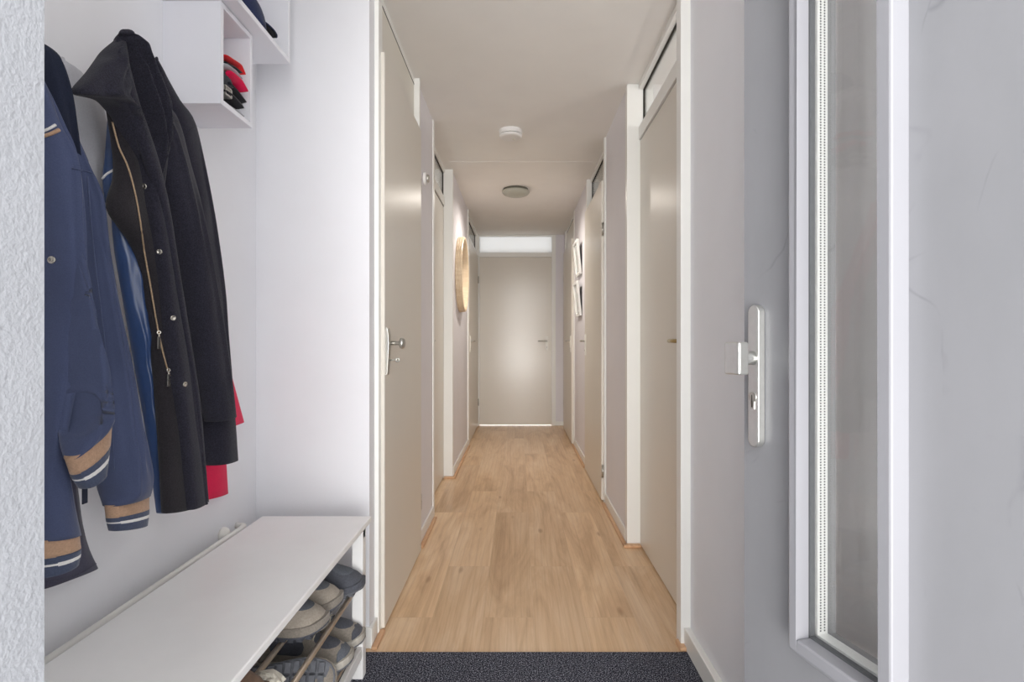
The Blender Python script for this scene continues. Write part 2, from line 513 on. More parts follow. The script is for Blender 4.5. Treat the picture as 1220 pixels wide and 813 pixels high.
# ------------------------------------------------------------------ door furniture
def lever_set(parent, side, x, y, along, mat_plate='handle_white', mat_lever='satin_steel', plate=True, z=1.05):
    """side: +1 means the face looks towards +X; along: +1 lever points towards +Y"""
    if plate:
        m = MB()
        rs = []
        for zz, th in ((-0.115, 0.004), (-0.112, 0.007), (-0.03, 0.0095), (0.03, 0.0095), (0.052, 0.007), (0.055, 0.004)):
            rs.append([(x, y - 0.018, z + zz), (x + side * th * 0.6, y - 0.018, z + zz), (x + side * th, y - 0.012, z + zz), (x + side * th, y + 0.012, z + zz), (x + side * th * 0.6, y + 0.018, z + zz), (x, y + 0.018, z + zz)])
        m.rings(rs)
        m.build('handle_plate', mat_plate, parent, 0.0015)
    m = MB()
    m.tube([(x, y, z), (x + side * 0.02, y, z), (x + side * 0.036, y + along * 0.003, z), (x + side * 0.045, y + along * 0.014, z), (x + side * 0.046, y + along * 0.05, z), (x + side * 0.044, y + along * 0.10, z)], 0.0075, 12)
    m.build('door_handle', mat_lever, parent, 0, True)
    m = MB()
    m.tube([(x, y, z - 0.075), (x + side * 0.011, y, z - 0.075)], 0.006, 12)
    m.build('keyhole', 'satin_steel', parent, 0, True)

def hinge(parent, x, y, z, side):
    m = MB()
    m.tube([(x, y, z - 0.038), (x, y, z + 0.038)], 0.007, 12)
    m.tube([(x, y, z - 0.004), (x, y, z + 0.004)], 0.0078, 12)
    m.tube([(x, y, z - 0.044), (x, y, z - 0.038)], 0.0055, 12)
    m.tube([(x, y, z + 0.038), (x, y, z + 0.044)], 0.0055, 12)
    m.build('hinge', 'satin_steel', parent, 0, True)

def frame_x(name, mat, xo, xi, y0, y1, jn, jf, head_z, label, top=0.028, post_near=None, post_far=None, rail=0.06, rail_x=None):
    """door frame standing in a side wall: jambs outside y0..y1, a head rail at head_z and a top rail at the ceiling"""
    m = MB()
    lo, hi = min(xo, xi), max(xo, xi)
    m.box(lo, hi, y0 - jn, y0, 0, CEIL)
    m.box(lo, hi, y1, y1 + jf, 0, CEIL)
    rl, rh = (lo, hi) if rail_x is None else (min(rail_x), max(rail_x))
    m.box(rl, rh, y0, y1, head_z, head_z + rail)
    m.box(rl, rh, y0, y1, CEIL - top, CEIL)
    return struct(m.build(name, mat, None, 0.002), label, 'door frame')

def transom(name, x, y0, y1, z0, z1, mat, label, th=0.006):
    m = MB().box(x - th / 2, x + th / 2, y0, y1, z0, z1)
    o = m.build(name, mat, None, 0)
    struct(o, label, 'transom window')
    g = MB()
    for (a, b, c, d) in ((y0, y1, z0, z0 + 0.0025), (y0, y1, z1 - 0.004, z1), (y0, y0 + 0.003, z0, z1), (y1 - 0.003, y1, z0, z1)):
        g.box(x - 0.007, x + 0.007, a, b, c, d)
    g.build('glazing_bead', 'dark_gap', o, 0)
    return o

DT = 2.085     # leaf top
# left 1: cupboard door with knob, blind panel above
f = frame_x('trim_10', 'casing_white', XL - 0.1, XL + 0.015, 2.02, 2.775, 0.052, 0.03, DT - 0.01, 'white casing of the knob door beside the niche', rail_x=(XL - 0.06, XL - 0.01))
p = struct(MB().box(XL - 0.03, XL - 0.012, 2.02, 2.775, DT + 0.03, CEIL - 0.034).build('trim_11', 'cream_gloss', None, 0.001), 'cream blind panel above the knob door', 'blind panel')
MB().box(XL - 0.035, XL - 0.0115, 2.02, 2.775, CEIL - 0.034, CEIL - 0.029).build('shadow_gap', 'dark_gap', p)
d = MB().box(XL + 0.002, XL + 0.028, 2.000, 2.752, 0.012, DT + 0.01).build('door_1', 'door_cream', None, 0.003)
struct(d, 'cream flush door with round knob and key, opposite the nearest tall transom', 'door')
xk, yk = XL + 0.028, 2.032
m = MB()
rs = []
for zz, th in ((-0.125, 0.004), (-0.12, 0.008), (-0.06, 0.012), (-0.02, 0.0145), (0.02, 0.0135), (0.045, 0.009), (0.05, 0.004)):
    rs.append([(xk, yk - 0.016, EYE + zz), (xk + th * 0.7, yk - 0.016, EYE + zz), (xk + th, yk - 0.009, EYE + zz), (xk + th, yk + 0.009, EYE + zz), (xk + th * 0.7, yk + 0.016, EYE + zz), (xk, yk + 0.016, EYE + zz)])
m.rings(rs).build('handle_plate', 'satin_steel', d, 0.001)
MB().lathe([(0.008, 0), (0.0075, 0.03), (0.010, 0.034), (0.018, 0.037), (0.021, 0.043), (0.0195, 0.05), (0.012, 0.055), (0.0, 0.056)], (xk + 0.012, yk, EYE - 0.008), (1, 0, 0), 28).build('door_knob', 'satin_steel', d, 0, True)
m = MB()
m.tube([(xk + 0.01, yk, EYE - 0.07), (xk + 0.032, yk, EYE - 0.07)], 0.003, 8)
m._rl([(0.0035, -0.002), (0.0085, -0.002), (0.0085, 0.002), (0.0035, 0.002)], (xk + 0.040, yk, EYE - 0.07), (0, 1, 0), 20)
m.build('key', 'satin_steel', d, 0, True)
hinge(d, XL + 0.022, 2.757, 1.82, 1)
hinge(d, XL + 0.022, 2.757, 0.25, 1)

# left 2: recessed door with glass transom
frame_x('trim_12', 'casing_white', XL - 0.1, XL + 0.006, 3.335, 4.25, 0.045, 0.045, DT, 'cream frame posts and rails of the recessed door before the mirror', rail_x=(XL - 0.1, XL - 0.055), rail=0.065)
d = MB().box(-0.612, -0.575, 3.338, 4.247, 0.010, DT - 0.008).build('door_2', 'door_cream', None, 0.002)
struct(d, 'recessed cream door under a clear glass transom, on the mirror side', 'door')
MB().box(-0.582, -0.576, 3.338, 4.247, DT - 0.008, DT).build('shadow_gap', 'dark_gap', d)
lever_set(d, 1, -0.575, 3.40, 1)
transom('window_1', -0.585, 3.335, 4.25, DT + 0.065, CEIL - 0.028, 'clear_glass', 'clear glass transom over the recessed door before the mirror')

# left 3: overlay door after the mirror
frame_x('trim_13', 'casing_white', XL - 0.1, XL + 0.012, 5.57, 6.80, 0.05, 0.055, DT, 'casing of the last door on the mirror side', rail_x=(XL - 0.1, XL - 0.002))
d = MB().box(XL - 0.004, XL + 0.012, 5.60, 6.79, 0.012, DT + 0.004).build('door_3', 'door_cream', None, 0.002)
struct(d, 'cream flush door just beyond the round mirror', 'door')
lever_set(d, 1, XL + 0.012, 5.68, 1)
hinge(d, XL + 0.018, 6.795, 1.80, 1)
hinge(d, XL + 0.018, 6.795, 0.30, 1)
transom('window_2', XL - 0.03, 5.57, 6.80, DT + 0.06, CEIL - 0.028, 'clear_glass', 'clear glass transom over the door just beyond the mirror')

# right 1: recessed door near the front door
frame_x('trim_14', 'casing_white', 0.69, 0.555, 1.95, 2.84, 0.053, 0.047, DT - 0.004, 'tall white frame of the recessed door nearest the front door', rail_x=(0.615, 0.68), rail=0.066)
m = MB().box(0.574, 0.60, 1.897, 1.95, 0, CEIL)
d = MB().box(0.622, 0.660, 1.953, 2.837, 0.010, DT - 0.010).build('door_4', 'door_cream', None, 0.002)
struct(d, 'recessed cream door under the large glass transom nearest the front door', 'door')
MB().box(0.626, 0.64, 1.953, 2.837, DT - 0.010, DT - 0.004).build('shadow_gap', 'dark_gap', d)
lever_set(d, -1, 0.622, 2.03, 1, 'brass', 'brass')
transom('window_3', 0.645, 1.95, 2.84, DT + 0.062, CEIL - 0.028, 'clear_glass', 'large clear glass transom nearest the front door')

# right 2: overlay door with visible hinges
frame_x('trim_15', 'casing_white', XR + 0.1, XR - 0.010, 3.63, 4.51, 0.05, 0.05, DT, 'white casing of the hinged door before the picture frames', rail_x=(XR + 0.02, XR + 0.07))
d = MB().box(XR - 0.024, XR - 0.002, 3.615, 4.525, 0.012, DT + 0.012).build('door_5', 'door_cream', None, 0.002)
struct(d, 'glossy cream door with steel hinges, before the white picture frames', 'door')
lever_set(d, -1, XR - 0.024, 4.46, -1)
hinge(d, XR - 0.016, 3.608, 1.78, -1)
hinge(d, XR - 0.016, 3.608, 0.20, -1)
transom('window_4', XR + 0.04, 3.63, 4.51, DT + 0.06, CEIL - 0.028, 'clear_glass', 'dark glass transom over the door with steel hinges')

# right 3: last door on the right, blind panel
frame_x('trim_16', 'casing_white', XR + 0.1, XR - 0.008, 5.63, 6.61, 0.05, 0.05, DT, 'casing of the last door on the picture side', rail_x=(XR + 0.01, XR + 0.06))
d = MB().box(XR - 0.028, XR - 0.004, 5.61, 6.63, 0.012, DT + 0.008).build('door_6', 'door_cream', None, 0.002)
struct(d, 'cream flush door just beyond the two picture frames', 'door')
lever_set(d, -1, XR - 0.028, 5.68, 1)
hinge(d, XR - 0.022, 6.637, 1.80, -1)
hinge(d, XR - 0.022, 6.637, 0.30, -1)
p = struct(MB().box(XR + 0.012, XR + 0.03, 5.63, 6.61, DT + 0.06, CEIL - 0.034).build('trim_17', 'cream_gloss', None, 0.001), 'cream blind panel above the last door on the picture side', 'blind panel')
MB().box(XR + 0.0115, XR + 0.03, 5.63, 6.61, CEIL - 0.034, CEIL - 0.029).build('shadow_gap', 'dark_gap', p)

# end door
m = MB()
m.box(-0.515, -0.488, YB - 0.012, YB + 0.1, 0, CEIL)
m.box(0.412, 0.458, YB - 0.012, YB + 0.1, 0, CEIL)
m.box(-0.488, 0.412, YB - 0.006, YB + 0.1, DT + 0.008, DT + 0.060)
m.box(-0.488, 0.412, YB - 0.006, YB + 0.1, CEIL - 0.020, CEIL)
struct(m.build('trim_18', 'casing_white', None, 0.002), 'frame of the door at the end of the hallway', 'door frame')
MB_l = MB().box(-0.62, -0.515, YB, YB + 0.1, 0, CEIL).build('wall_back_left', 'wall_hall', None)
struct(MB_l, 'narrow wall piece at the end door beside the mirror side', 'wall')
d = MB().box(-0.486, 0.410, YB + 0.002, YB + 0.04, 0.012, DT + 0.006).build('door_7', 'door_gloss', None, 0.002)
struct(d, 'glossy cream door at the far end of the hallway', 'door')
m = MB()
xk = 0.349
m.box(xk - 0.018, xk + 0.018, YB - 0.008, YB + 0.003, 0.935, 1.11)
m.build('handle_plate', 'handle_white', d, 0.003)
m = MB()
m.tube([(xk, YB, EYE), (xk, YB - 0.03, EYE), (xk - 0.004, YB - 0.042, EYE), (xk - 0.016, YB - 0.047, EYE), (xk - 0.11, YB - 0.045, EYE)], 0.008, 12)
m.build('door_handle', 'satin_steel', d, 0, True)
MB().tube([(xk, YB - 0.012, 0.972), (xk, YB, 0.972)], 0.006, 12).build('keyhole', 'satin_steel', d, 0, True)
o = MB().box(-0.488, 0.412, YB + 0.02, YB + 0.026, DT + 0.060, CEIL - 0.020).build('window_5', 'frosted_glass', None)
struct(o, 'bright frosted glass transom above the end door', 'transom window')

# ------------------------------------------------------------------ front door (open)
ANG = math.atan(0.259)
FE = Vector((0.394, 0.9676, 0))                    # free edge on the floor plan
DU = Vector((math.sin(ANG), -math.cos(ANG), 0))    # from the free edge to the hinges
DN = Vector((-math.cos(ANG), -math.sin(ANG), 0))   # out of the face we see
M = Matrix(((DU.x, DN.x, 0, FE.x), (DU.y, DN.y, 0, FE.y), (0, 0, 1, 0), (0, 0, 0, 1)))
fd = thing('door_8', 'grey painted front door standing open, with knob plate and tall glass strip', 'front door', (FE.x + DU.x * 0.83, FE.y + DU.y * 0.83, 0), kind='structure')
IM = Matrix.Translation(Vector(fd.location)).inverted() @ M
W = 0.83
g0, g1, gz0, gz1 = 0.1527, 0.290, 0.612, 2.00       # glass opening
m = MB()
m.box(0, g0, -0.045, 0, 0.012, 2.09)
m.box(g1, W, -0.045, 0, 0.012, 2.09)
m.box(g0, g1, -0.045, 0, 0.012, gz0)
m.box(g0, g1, -0.045, 0, gz1, 2.09)
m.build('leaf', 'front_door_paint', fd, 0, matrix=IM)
m = MB()
mo = 0.016
pr = 0.0266
def bar(u0, u1, z0, z1):
    m.box(u0, u1, -0.004, pr, z0, z1)
bar(g0 - mo, g0, gz0 - mo - 0.004, gz1 + mo)
bar(g1, g1 + 0.018, gz0 - mo - 0.004, gz1 + mo)
bar(g0, g1, gz0 - mo - 0.004, gz0)
bar(g0, g1, gz1, gz1 + mo)
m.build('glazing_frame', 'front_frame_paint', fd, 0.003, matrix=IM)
m = MB()
m.box(g0, g1, -0.008, -0.004, gz0, gz1)
m.box(g0, g1, -0.030, -0.026, gz0, gz1)
pane = m.build('pane', 'door_glass', fd, 0, matrix=IM)
m = MB()
for a, b, c, e in ((g0, g0 + 0.004, gz0, gz1), (g1 - 0.004, g1, gz0, gz1)):
    m.box(a, b, -0.026, -0.008, c, e)
m.box(g0, g1, -0.026, -0.008, gz0, gz0 + 0.004)
sb = m.build('spacer_bar', 'spacer_metal', pane, 0, matrix=IM)
m = MB()
for k in range(330):                               # perforations of the spacer bar
    zz = gz0 + 0.008 + k * (gz1 - gz0 - 0.016) / 330
    m.box(g0 + 0.004, g0 + 0.0046, -0.0145, -0.0125, zz, zz + 0.002)
    m.box(g0 + 0.004, g0 + 0.0046, -0.0215, -0.0195, zz, zz + 0.002)
m.build('spacer_holes', 'seal_dark', pane, 0, matrix=IM)
m = MB()
m.box(g0, g0 + 0.003, -0.004, 0.004, gz0, gz1)
m.box(g0, g1, -0.004, 0.004, gz0, gz0 + 0.003)
m.build('seal', 'seal_dark', pane, 0, matrix=IM)
# lock plate with knob
pz0, pz1 = 1.05 - (532 - CY) / F * 0.93, 1.05 + (CY - 364) / F * 0.93
u0, u1, q = 0.027, 0.0535, 0.0135
pts = []
r = (u1 - u0) / 2
uc = (u0 + u1) / 2
for k in range(13):
    a = PI * k / 12
    pts.append((uc + r * math.cos(a), 0, pz1 - r + r * math.sin(a)))
for k in range(13):
    a = PI + PI * k / 12
    pts.append((uc + r * math.cos(a), 0, pz0 + r + r * math.sin(a)))
pl = MB().prism(pts, (0, q, 0)).build('lock_plate', 'aluminium', fd, 0.002, matrix=IM)
zk = 1.05 - (427 - CY) / F * 0.92
MB().lathe([(0.0115, 0), (0.0105, 0.012), (0.010, 0.022), (0.011, 0.028)], (uc, q, zk), (0, 1, 0), 28).build('knob_neck', 'aluminium', pl, 0, True, matrix=IM)
m = MB()
m.box(uc - 0.020, uc + 0.020, q + 0.022, q + 0.042, zk - 0.027, zk + 0.027)
m.build('door_knob', 'aluminium', pl, 0.004, seg=4, matrix=IM)
zc = 1.05 - (473 - CY) / F * 0.93
m = MB()
m.lathe([(0.0085, 0), (0.0085, 0.0012), (0.006, 0.002), (0, 0.002)], (uc, q, zc), (0, 1, 0), 24)
m.box(uc - 0.0045, uc + 0.0045, q, q + 0.0015, zc - 0.020, zc)
m.build('lock_cylinder', 'satin_steel', pl, 0, matrix=IM)
m = MB().box(uc - 0.001, uc + 0.001, q + 0.001, q + 0.0024, zc - 0.017, zc + 0.004)
m.build('keyhole', 'dark_gap', pl, 0, matrix=IM)
m = MB()
for zz in (0.22, 1.05, 1.88):
    m2 = MB()
    m2.tube([(W - 0.004, 0.006, zz - 0.05), (W - 0.004, 0.006, zz + 0.05)], 0.008, 12)
    m2.build('hinge', 'satin_steel', fd, 0, True, matrix=IM)

# ------------------------------------------------------------------ ceiling fittings
sd = thing('smoke_detector', 'round white smoke detector on the ceiling before the seam', 'smoke detector', (-0.05, 3.47, CEIL))
MB().lathe([(0.0, 0), (0.074, 0), (0.074, -0.006), (0.073, -0.022), (0.071, -0.026), (0.0, -0.026)], (0, 0, 0), (0, 0, 1), 48).build('base', 'plastic_white', sd, 0.001)
MB().lathe([(0.0, -0.026), (0.066, -0.026), (0.066, -0.030), (0.0, -0.030)], (0, 0, 0), (0, 0, 1), 48).build('vent_gap', 'lamp_rim', sd)
cv = MB().lathe([(0.0, -0.030), (0.0715, -0.030), (0.072, -0.033), (0.068, -0.042), (0.058, -0.046), (0.0, -0.047)], (0, 0, 0), (0, 0, 1), 48).build('cover', 'plastic_white', sd, 0.001)
MB().lathe([(0.0, -0.046), (0.008, -0.046), (0.008, -0.049), (0.0, -0.049)], (0.02, 0.02, 0), (0, 0, 1), 20).build('test_button', 'plastic_cream', cv)
lp = thing('ceiling_lamp', 'round flat ceiling lamp with grey dome, beyond the ceiling seam', 'ceiling lamp', (-0.025, 4.80, CEIL))
MB().lathe([(0.0, 0), (0.105, 0), (0.110, -0.012), (0.110, -0.022), (0.0, -0.022)], (0, 0, 0), (0, 0, 1), 56).build('base', 'lamp_rim', lp)
MB().lathe([(0.0, -0.020), (0.118, -0.020), (0.121, -0.026), (0.118, -0.034), (0.105, -0.048), (0.080, -0.058), (0.045, -0.063), (0.0, -0.065)], (0, 0, 0), (0, 0, 1), 56).build('lamp_shade', 'diffuser_grey', lp, 0, True)

# round sensor on the left wall
yy = 2.99
sn = thing('wall_sensor', 'small round wall sensor high beside the knob door', 'sensor', (XL, yy, EYE + (CY - 213) / F * yy))
MB().lathe([(0.0, 0), (0.034, 0), (0.035, 0.004), (0.033, 0.012), (0.024, 0.016), (0.0, 0.016)], (0, 0, 0), (1, 0, 0), 36).build('base', 'plastic_white', sn, 0.001)
MB().lathe([(0.021, 0.015), (0.021, 0.024), (0.018, 0.029), (0.0, 0.031)], (0, 0, 0), (1, 0, 0), 32).build('dome', 'satin_steel', sn, 0, True)

# round mirror
ym, zm, R = 4.77, EYE + (CY - 327.5) / F * 4.77, 0.322
mr = thing('round_mirror', 'round mirror in a pale banded wooden rim', 'mirror', (XL, ym, zm))
rim = MB()
rim._rl([(R - 0.006, 0.0), (R, 0.006), (R, 0.014), (R - 0.004, 0.017), (R - 0.004, 0.020), (R, 0.023), (R, 0.031), (R - 0.004, 0.034), (R - 0.004, 0.037), (R - 0.001, 0.040), (R - 0.003, 0.050), (R - 0.008, 0.055), (R - 0.018, 0.055), (R - 0.024, 0.050), (R - 0.026, 0.040), (R - 0.026, 0.0)], (0, 0, 0), (1, 0, 0), 96)
rim.build('rim', 'mirror_wood', mr, 0, False)
MB().lathe([(0, 0.006), (R - 0.026, 0.006), (R - 0.026, 0.010), (0, 0.010)], (0, 0, 0), (1, 0, 0), 72).build('mirror_glass', 'mirror_silver', mr)

# two picture frames on the right wall
for i, (zc_, lab) in enumerate(((EYE + (CY - 306) / F * 4.95, 'white picture frame tilting forward, upper of the two'), (EYE + (CY - 355.5) / F * 4.95, 'white picture frame tilting forward, lower of the two'))):
    h2, w2, dp = 0.155, 0.16, 0.022
    pf = thing('picture_frame', lab, 'picture frame', (XR, 5.06, zc_ - h2), (0, math.radians(-5.5), 0), 'picture frames between two doors')
    m = MB()
    for (a, b, c, e) in ((-w2, w2, 0, 0.022), (-w2, w2, 2 * h2 - 0.022, 2 * h2), (-w2, -w2 + 0.022, 0.022, 2 * h2 - 0.022), (w2 - 0.022, w2, 0.022, 2 * h2 - 0.022)):
        m.box(-dp - 0.004, -0.004, a, b, c, e)
    m.build('frame', 'frame_white', pf, 0.002)
    MB().box(-0.012, -0.004, -w2 + 0.02, w2 - 0.02, 0.02, 2 * h2 - 0.02).build('backing', 'frame_dark', pf)
    MB().box(-0.015, -0.012, -w2 + 0.022, w2 - 0.022, 0.022, 2 * h2 - 0.022).build('print', 'paper_print', pf)

# ------------------------------------------------------------------ bench, pipe
bz = 0.497
BA = math.radians(-1.2)
bench = thing('shoe_bench', 'long white bench with open shoe rack under the hanging coats', 'bench', (-0.465, 1.75, 0))
def bp(x):        # bench frame: local coordinates relative to the front far corner
    return x
m = MB().box(-0.345, 0.0, -1.10, 0.0, bz - 0.018, bz)
m.build('bench_top', 'bench_white', bench, 0.003)
for lx in (-0.335, -0.050):
    for ly in (-1.085, -0.040):
        m = MB().box(lx, lx + 0.034, ly, ly + 0.034, 0.004, bz - 0.018)
        m.build('leg', 'bench_white', bench, 0.002)
m = MB()
m.box(-0.335, -0.016, -0.037, -0.012, bz - 0.060, bz - 0.018)
m.box(-0.335, -0.016, -1.08, -1.055, bz - 0.060, bz - 0.018)
m.box(-0.335, -0.31, -1.08, -0.012, bz - 0.060, bz - 0.018)
m.build('apron', 'bench_white', bench, 0.002)
for z_ in (0.255, 0.085):
    for ly in (-0.036, -1.078):
        MB().box(-0.301, -0.05, ly, ly + 0.022, z_, z_ + 0.03).build('cross_rail', 'bench_white', bench, 0.002)
for z_ in (0.285, 0.118):
    for lx in (-0.038, -0.135, -0.225, -0.315):
        m = MB().tube([(lx, -1.07, z_), (lx, -0.022, z_)], 0.0075, 14)
        m.build('rod', 'rod_metal', bench, 0, True)
m = MB().box(-0.034, -0.018, -1.06, -0.035, 0.070, 0.106)
m.build('front_rail', 'bench_white', bench, 0.002)

pp = thing('heating_pipe', 'thin white pipe along the niche wall behind the bench', 'pipe', (XN, 1.74, 0.462))
m = MB()
m.tube([(0.032, -1.35, -0.004), (0.032, -0.02, 0), (0.031, 0.005, 0.0), (0.026, 0.018, 0.0), (0.014, 0.024, 0.0), (0.0, 0.024, 0.0)], 0.0095, 16)
m.build('pipe', 'pipe_white', pp, 0, True)
MB().lathe([(0.0, 0.0), (0.022, 0.0), (0.022, 0.006), (0.019, 0.014), (0.011, 0.020), (0.0, 0.021)], (0, -0.06, 0.001), (1, 0, 0), 32).build('rosette', 'pipe_white', pp, 0, True)
MB().tube([(0.0, -0.07, 0.0), (0.034, -0.07, 0.0)], 0.006, 12).build('bracket', 'pipe_white', pp, 0, True)

# ------------------------------------------------------------------ wall shelves in the niche
bx0, bx1, by0, by1, bz0, bz1 = XN, -0.7526, 1.400, 1.566, 1.651, 1.912
t = 0.013
cb = thing('cube_shelf', 'small white open cube shelf holding caps, above the coats', 'shelf', (XN, by0, bz0))
def loc_box(mb, b):
    return mb.box(b[0] - XN, b[1] - XN, b[2] - by0, b[3] - by0, b[4] - bz0, b[5] - bz0)
m = MB()
loc_box(m, (bx0, bx1, by0, by0 + t, bz0, bz1))
loc_box(m, (bx0, bx1, by1 - t, by1, bz0, bz1))
loc_box(m, (bx0, bx1, by0 + t, by1 - t, bz0, bz0 + t))
loc_box(m, (bx0, bx1, by0 + t, by1 - t, bz1 - t, bz1))
m.build('carcass', 'white_lacquer', cb, 0.001)
m = MB()
loc_box(m, (bx0, bx0 + 0.006, by0 + t, by1 - t, bz0 + t, bz1 - t))
m.build('back_panel', 'white_lacquer', cb)
sy0, sy1, sz0, sx1 = 1.385, 1.730, 1.915, -0.714
us = thing('wall_shelf', 'white open wall shelf with a dark cap, on top of the cube', 'shelf', (XN, sy0, sz0))
m = MB()
m.box(0, sx1 - XN, 0, sy1 - sy0, 0, t)
m.box(0, sx1 - XN, sy1 - sy0 - t, sy1 - sy0, t, 0.335)
m.box(0, sx1 - XN, 0, t, t, 0.335)
m.box(0, sx1 - XN, 0, sy1 - sy0, 0.335, 0.335 + t)
m.build('carcass', 'white_lacquer', us, 0.001)
MB().box(0, 0.006, t, sy1 - sy0 - t, t, 0.335).build('back_panel', 'white_lacquer', us)

# ------------------------------------------------------------------ pixel helpers for soft things
def onX(px, py, X):
    Y = X * F / (px - CX)
    return Vector((X, Y, EYE + (CY - py) / F * Y))

def poly_at(pts, v):
    n = len(pts) - 1
    L = [0]
    for a, b in zip(pts, pts[1:]):
        L.append(L[-1] + math.hypot(b[0] - a[0], b[1] - a[1]))
    s = v * L[-1]
    for i in range(n):
        if s <= L[i + 1] or i == n - 1:
            k = (s - L[i]) / max(1e-9, L[i + 1] - L[i])
            # catmull-rom
            p0 = pts[max(i - 1, 0)]; p1 = pts[i]; p2 = pts[i + 1]; p3 = pts[min(i + 2, n)]
            r = []
            for c in (0, 1):
                r.append(0.5 * (2 * p1[c] + (p2[c] - p0[c]) * k + (2 * p0[c] - 5 * p1[c] + 4 * p2[c] - p3[c]) * k * k + (3 * p1[c] - p0[c] - 3 * p2[c] + p3[c]) * k ** 3))
            return r

def drape(name, mat, parent, left, right, X, b, folds=(), rows=44, seg=48, sq=2.4, amp=0.004, nscale=9.0, seed=0.0, bprof=None, thick_end=False, Xend=None, orig=Vector((0, 0, 0)), sub=0):
    """a hanging cloth body: left/right are its two outlines as seen, X the plane it hangs in, b its half depth"""
    rs = []
    for i in range(rows):
        v = i / (rows - 1)
        xl, yl = poly_at(left, v)
        xr, yr = poly_at(right, v)
        Xc = X if Xend is None else X + (Xend - X) * v
        bb = b * (bprof(v) if bprof else 1.0)
        if not thick_end:
            bb *= max(0.18, min(1.0, (v / 0.05) ** 0.5 if v < 0.05 else 1.0))
        tl, tr = xl, xr
        ring = None
        hw = (xr - xl) / F * (Xc * F / ((xl + xr) / 2 - CX)) / 2     # apparent half width
        bb = min(bb, 0.80 * hw)
        fk = min(1.0, hw / 0.03)
        for it in range(9):
            pl_, pr_ = onX(tl, yl, Xc), onX(tr, yr, Xc)
            mid, half = (pl_ + pr_) / 2, (pr_ - pl_) / 2
            ring = []
            for k in range(seg):
                a = 2 * PI * k / seg
                c, s = math.cos(a), math.sin(a)
                cc = math.copysign(abs(c) ** (2 / sq), c)
                ss = math.copysign(abs(s) ** (2 / sq), s)
                u = (cc + 1) / 2
                d = 0.0
                if ss > 0:
                    for (u0, u1, w, A, v0, v1) in folds:
                        uu = u0 + (u1 - u0) * v
                        e = max(0.0, min(1.0, (v - v0) / 0.12)) * max(0.0, min(1.0, (v1 - v) / 0.12))
                        d += A * fk * e * math.exp(-((u - uu) / w) ** 2) * min(1.0, ss * 1.5)
                p = mid + half * cc + Vector((bb * ss + d, 0, 0))
                n = noise.noise(Vector((p.y * nscale * 2, p.z * nscale * 0.6, seed + p.x * 3)))
                p.x += amp * fk * n * (1 if ss > 0 else 0.3)
                ring.append(p)
            xs = [CX + F * p.x / p.y for p in ring]
            tl += (xl - min(xs)) * 0.9
            tr += (xr - max(xs)) * 0.9
            if tr - tl < 2:
                tr = tl + 2
        rs.append([p - orig for p in ring])
    # rounded ends
    def end(ring, dz, f):
        c = sum(ring, Vector()) / len(ring)
        return [c + (p - c) * f + Vector((0, 0, dz)) for p in ring]
    if not thick_end:
        rs = [end(rs[0], 0.0085, 0.35), end(rs[0], 0.0065, 0.70), end(rs[0], 0.0035, 0.90)] + rs
    rs = rs + [end(rs[-1], -0.001, 0.90)]
    m = MB().rings(rs)
    return m.build(name, mat, parent, 0, True, sub)

def stud(parent, px, py, X, r, orig, name='snap_button'):
    p = onX(px, py, X) - orig
    o = MB().lathe([(r * 0.3, 0.0), (r, 0.0), (r, 0.002), (r * 0.8, 0.0032), (r * 0.5, 0.0022), (r * 0.35, 0.0015), (0, 0.0015)], p, (1, -0.35, 0.0), 24).build(name, 'snap_metal', parent, 0, True)
    return o

from mathutils.bvhtree import BVHTree

def surf(objs, px, py, orig):
    """the outermost cloth point under a sight line, in the thing's own coordinates"""
    d = Vector(((px - CX) / F, 1.0, (CY - py) / F))
    best = None
    for o in objs:
        t_ = BVHTree.FromPolygons([v.co for v in o.data.vertices], [list(p.vertices) for p in o.data.polygons])
        loc_, nor, idx, dist = t_.ray_cast(Vector((0, 0, EYE)) - orig, d.normalized())
        if loc_ is not None and (best is None or dist < best[1]):
            if nor.dot(d) > 0:
                nor = -nor
            best = (loc_, dist, nor)
    return best

def snap(parent, objs, px, py, r, orig, name='snap_button'):
    h = surf(objs, px, py, orig)
    if h:
        MB().lathe([(0, -0.001), (r, -0.001), (r, 0.0018), (r * 0.8, 0.003), (r * 0.5, 0.002), (r * 0.35, 0.001), (0, 0.001)], h[0], h[2], 24).build(name, 'snap_metal', parent, 0, True)

def cord_on(parent, objs, pts, r, mat, name, orig, n=40, lift=0.4):
    path = []
    for k in range(n):
        x, y = poly_at(pts, k / (n - 1))
        h = surf(objs, x, y, orig)
        if h:
            path.append(h[0] + h[2] * r * lift)
    if len(path) > 2:
        return MB().tube(path, r, 8).build(name, mat, parent, 0, True)

# ------------------------------------------------------------------ garments
# pink garment behind the black coat
O = Vector((XN, 1.42, 1.45))
g = thing('pink_jacket', 'bright pink jacket peeking out behind the black wool coat', 'jacket', O)
drape('body', 'pink_cloth', g, [(190, 170), (205, 300), (230, 450), (238, 597)], [(212, 170), (240, 300), (262, 450), (272, 588)], -0.885, 0.011, [], 30, 32, amp=0.004, orig=O)
drape('sleeve', 'pink_cloth', g, [(200, 180), (236, 330), (258, 430), (270, 509)], [(218, 180), (250, 330), (272, 430), (291, 503)], -0.885, 0.010, [], 24, 28, amp=0.003, orig=O)

# pale shape on the wall between the two
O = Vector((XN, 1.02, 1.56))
g = thing('pale_shape', 'pale grey shape between the navy jacket and black coat', 'scarf', O)
drape('cloth', 'pale_cloth', g, [(66, 74), (66, 110), (74, 160), (88, 215), (100, 250)], [(78, 72), (100, 88), (124, 130), (130, 180), (128, 250)], -0.882, 0.014, [(0.5, 0.6, 0.15, 0.006, 0.2, 1.0)], 26, 30, amp=0.004, orig=O)

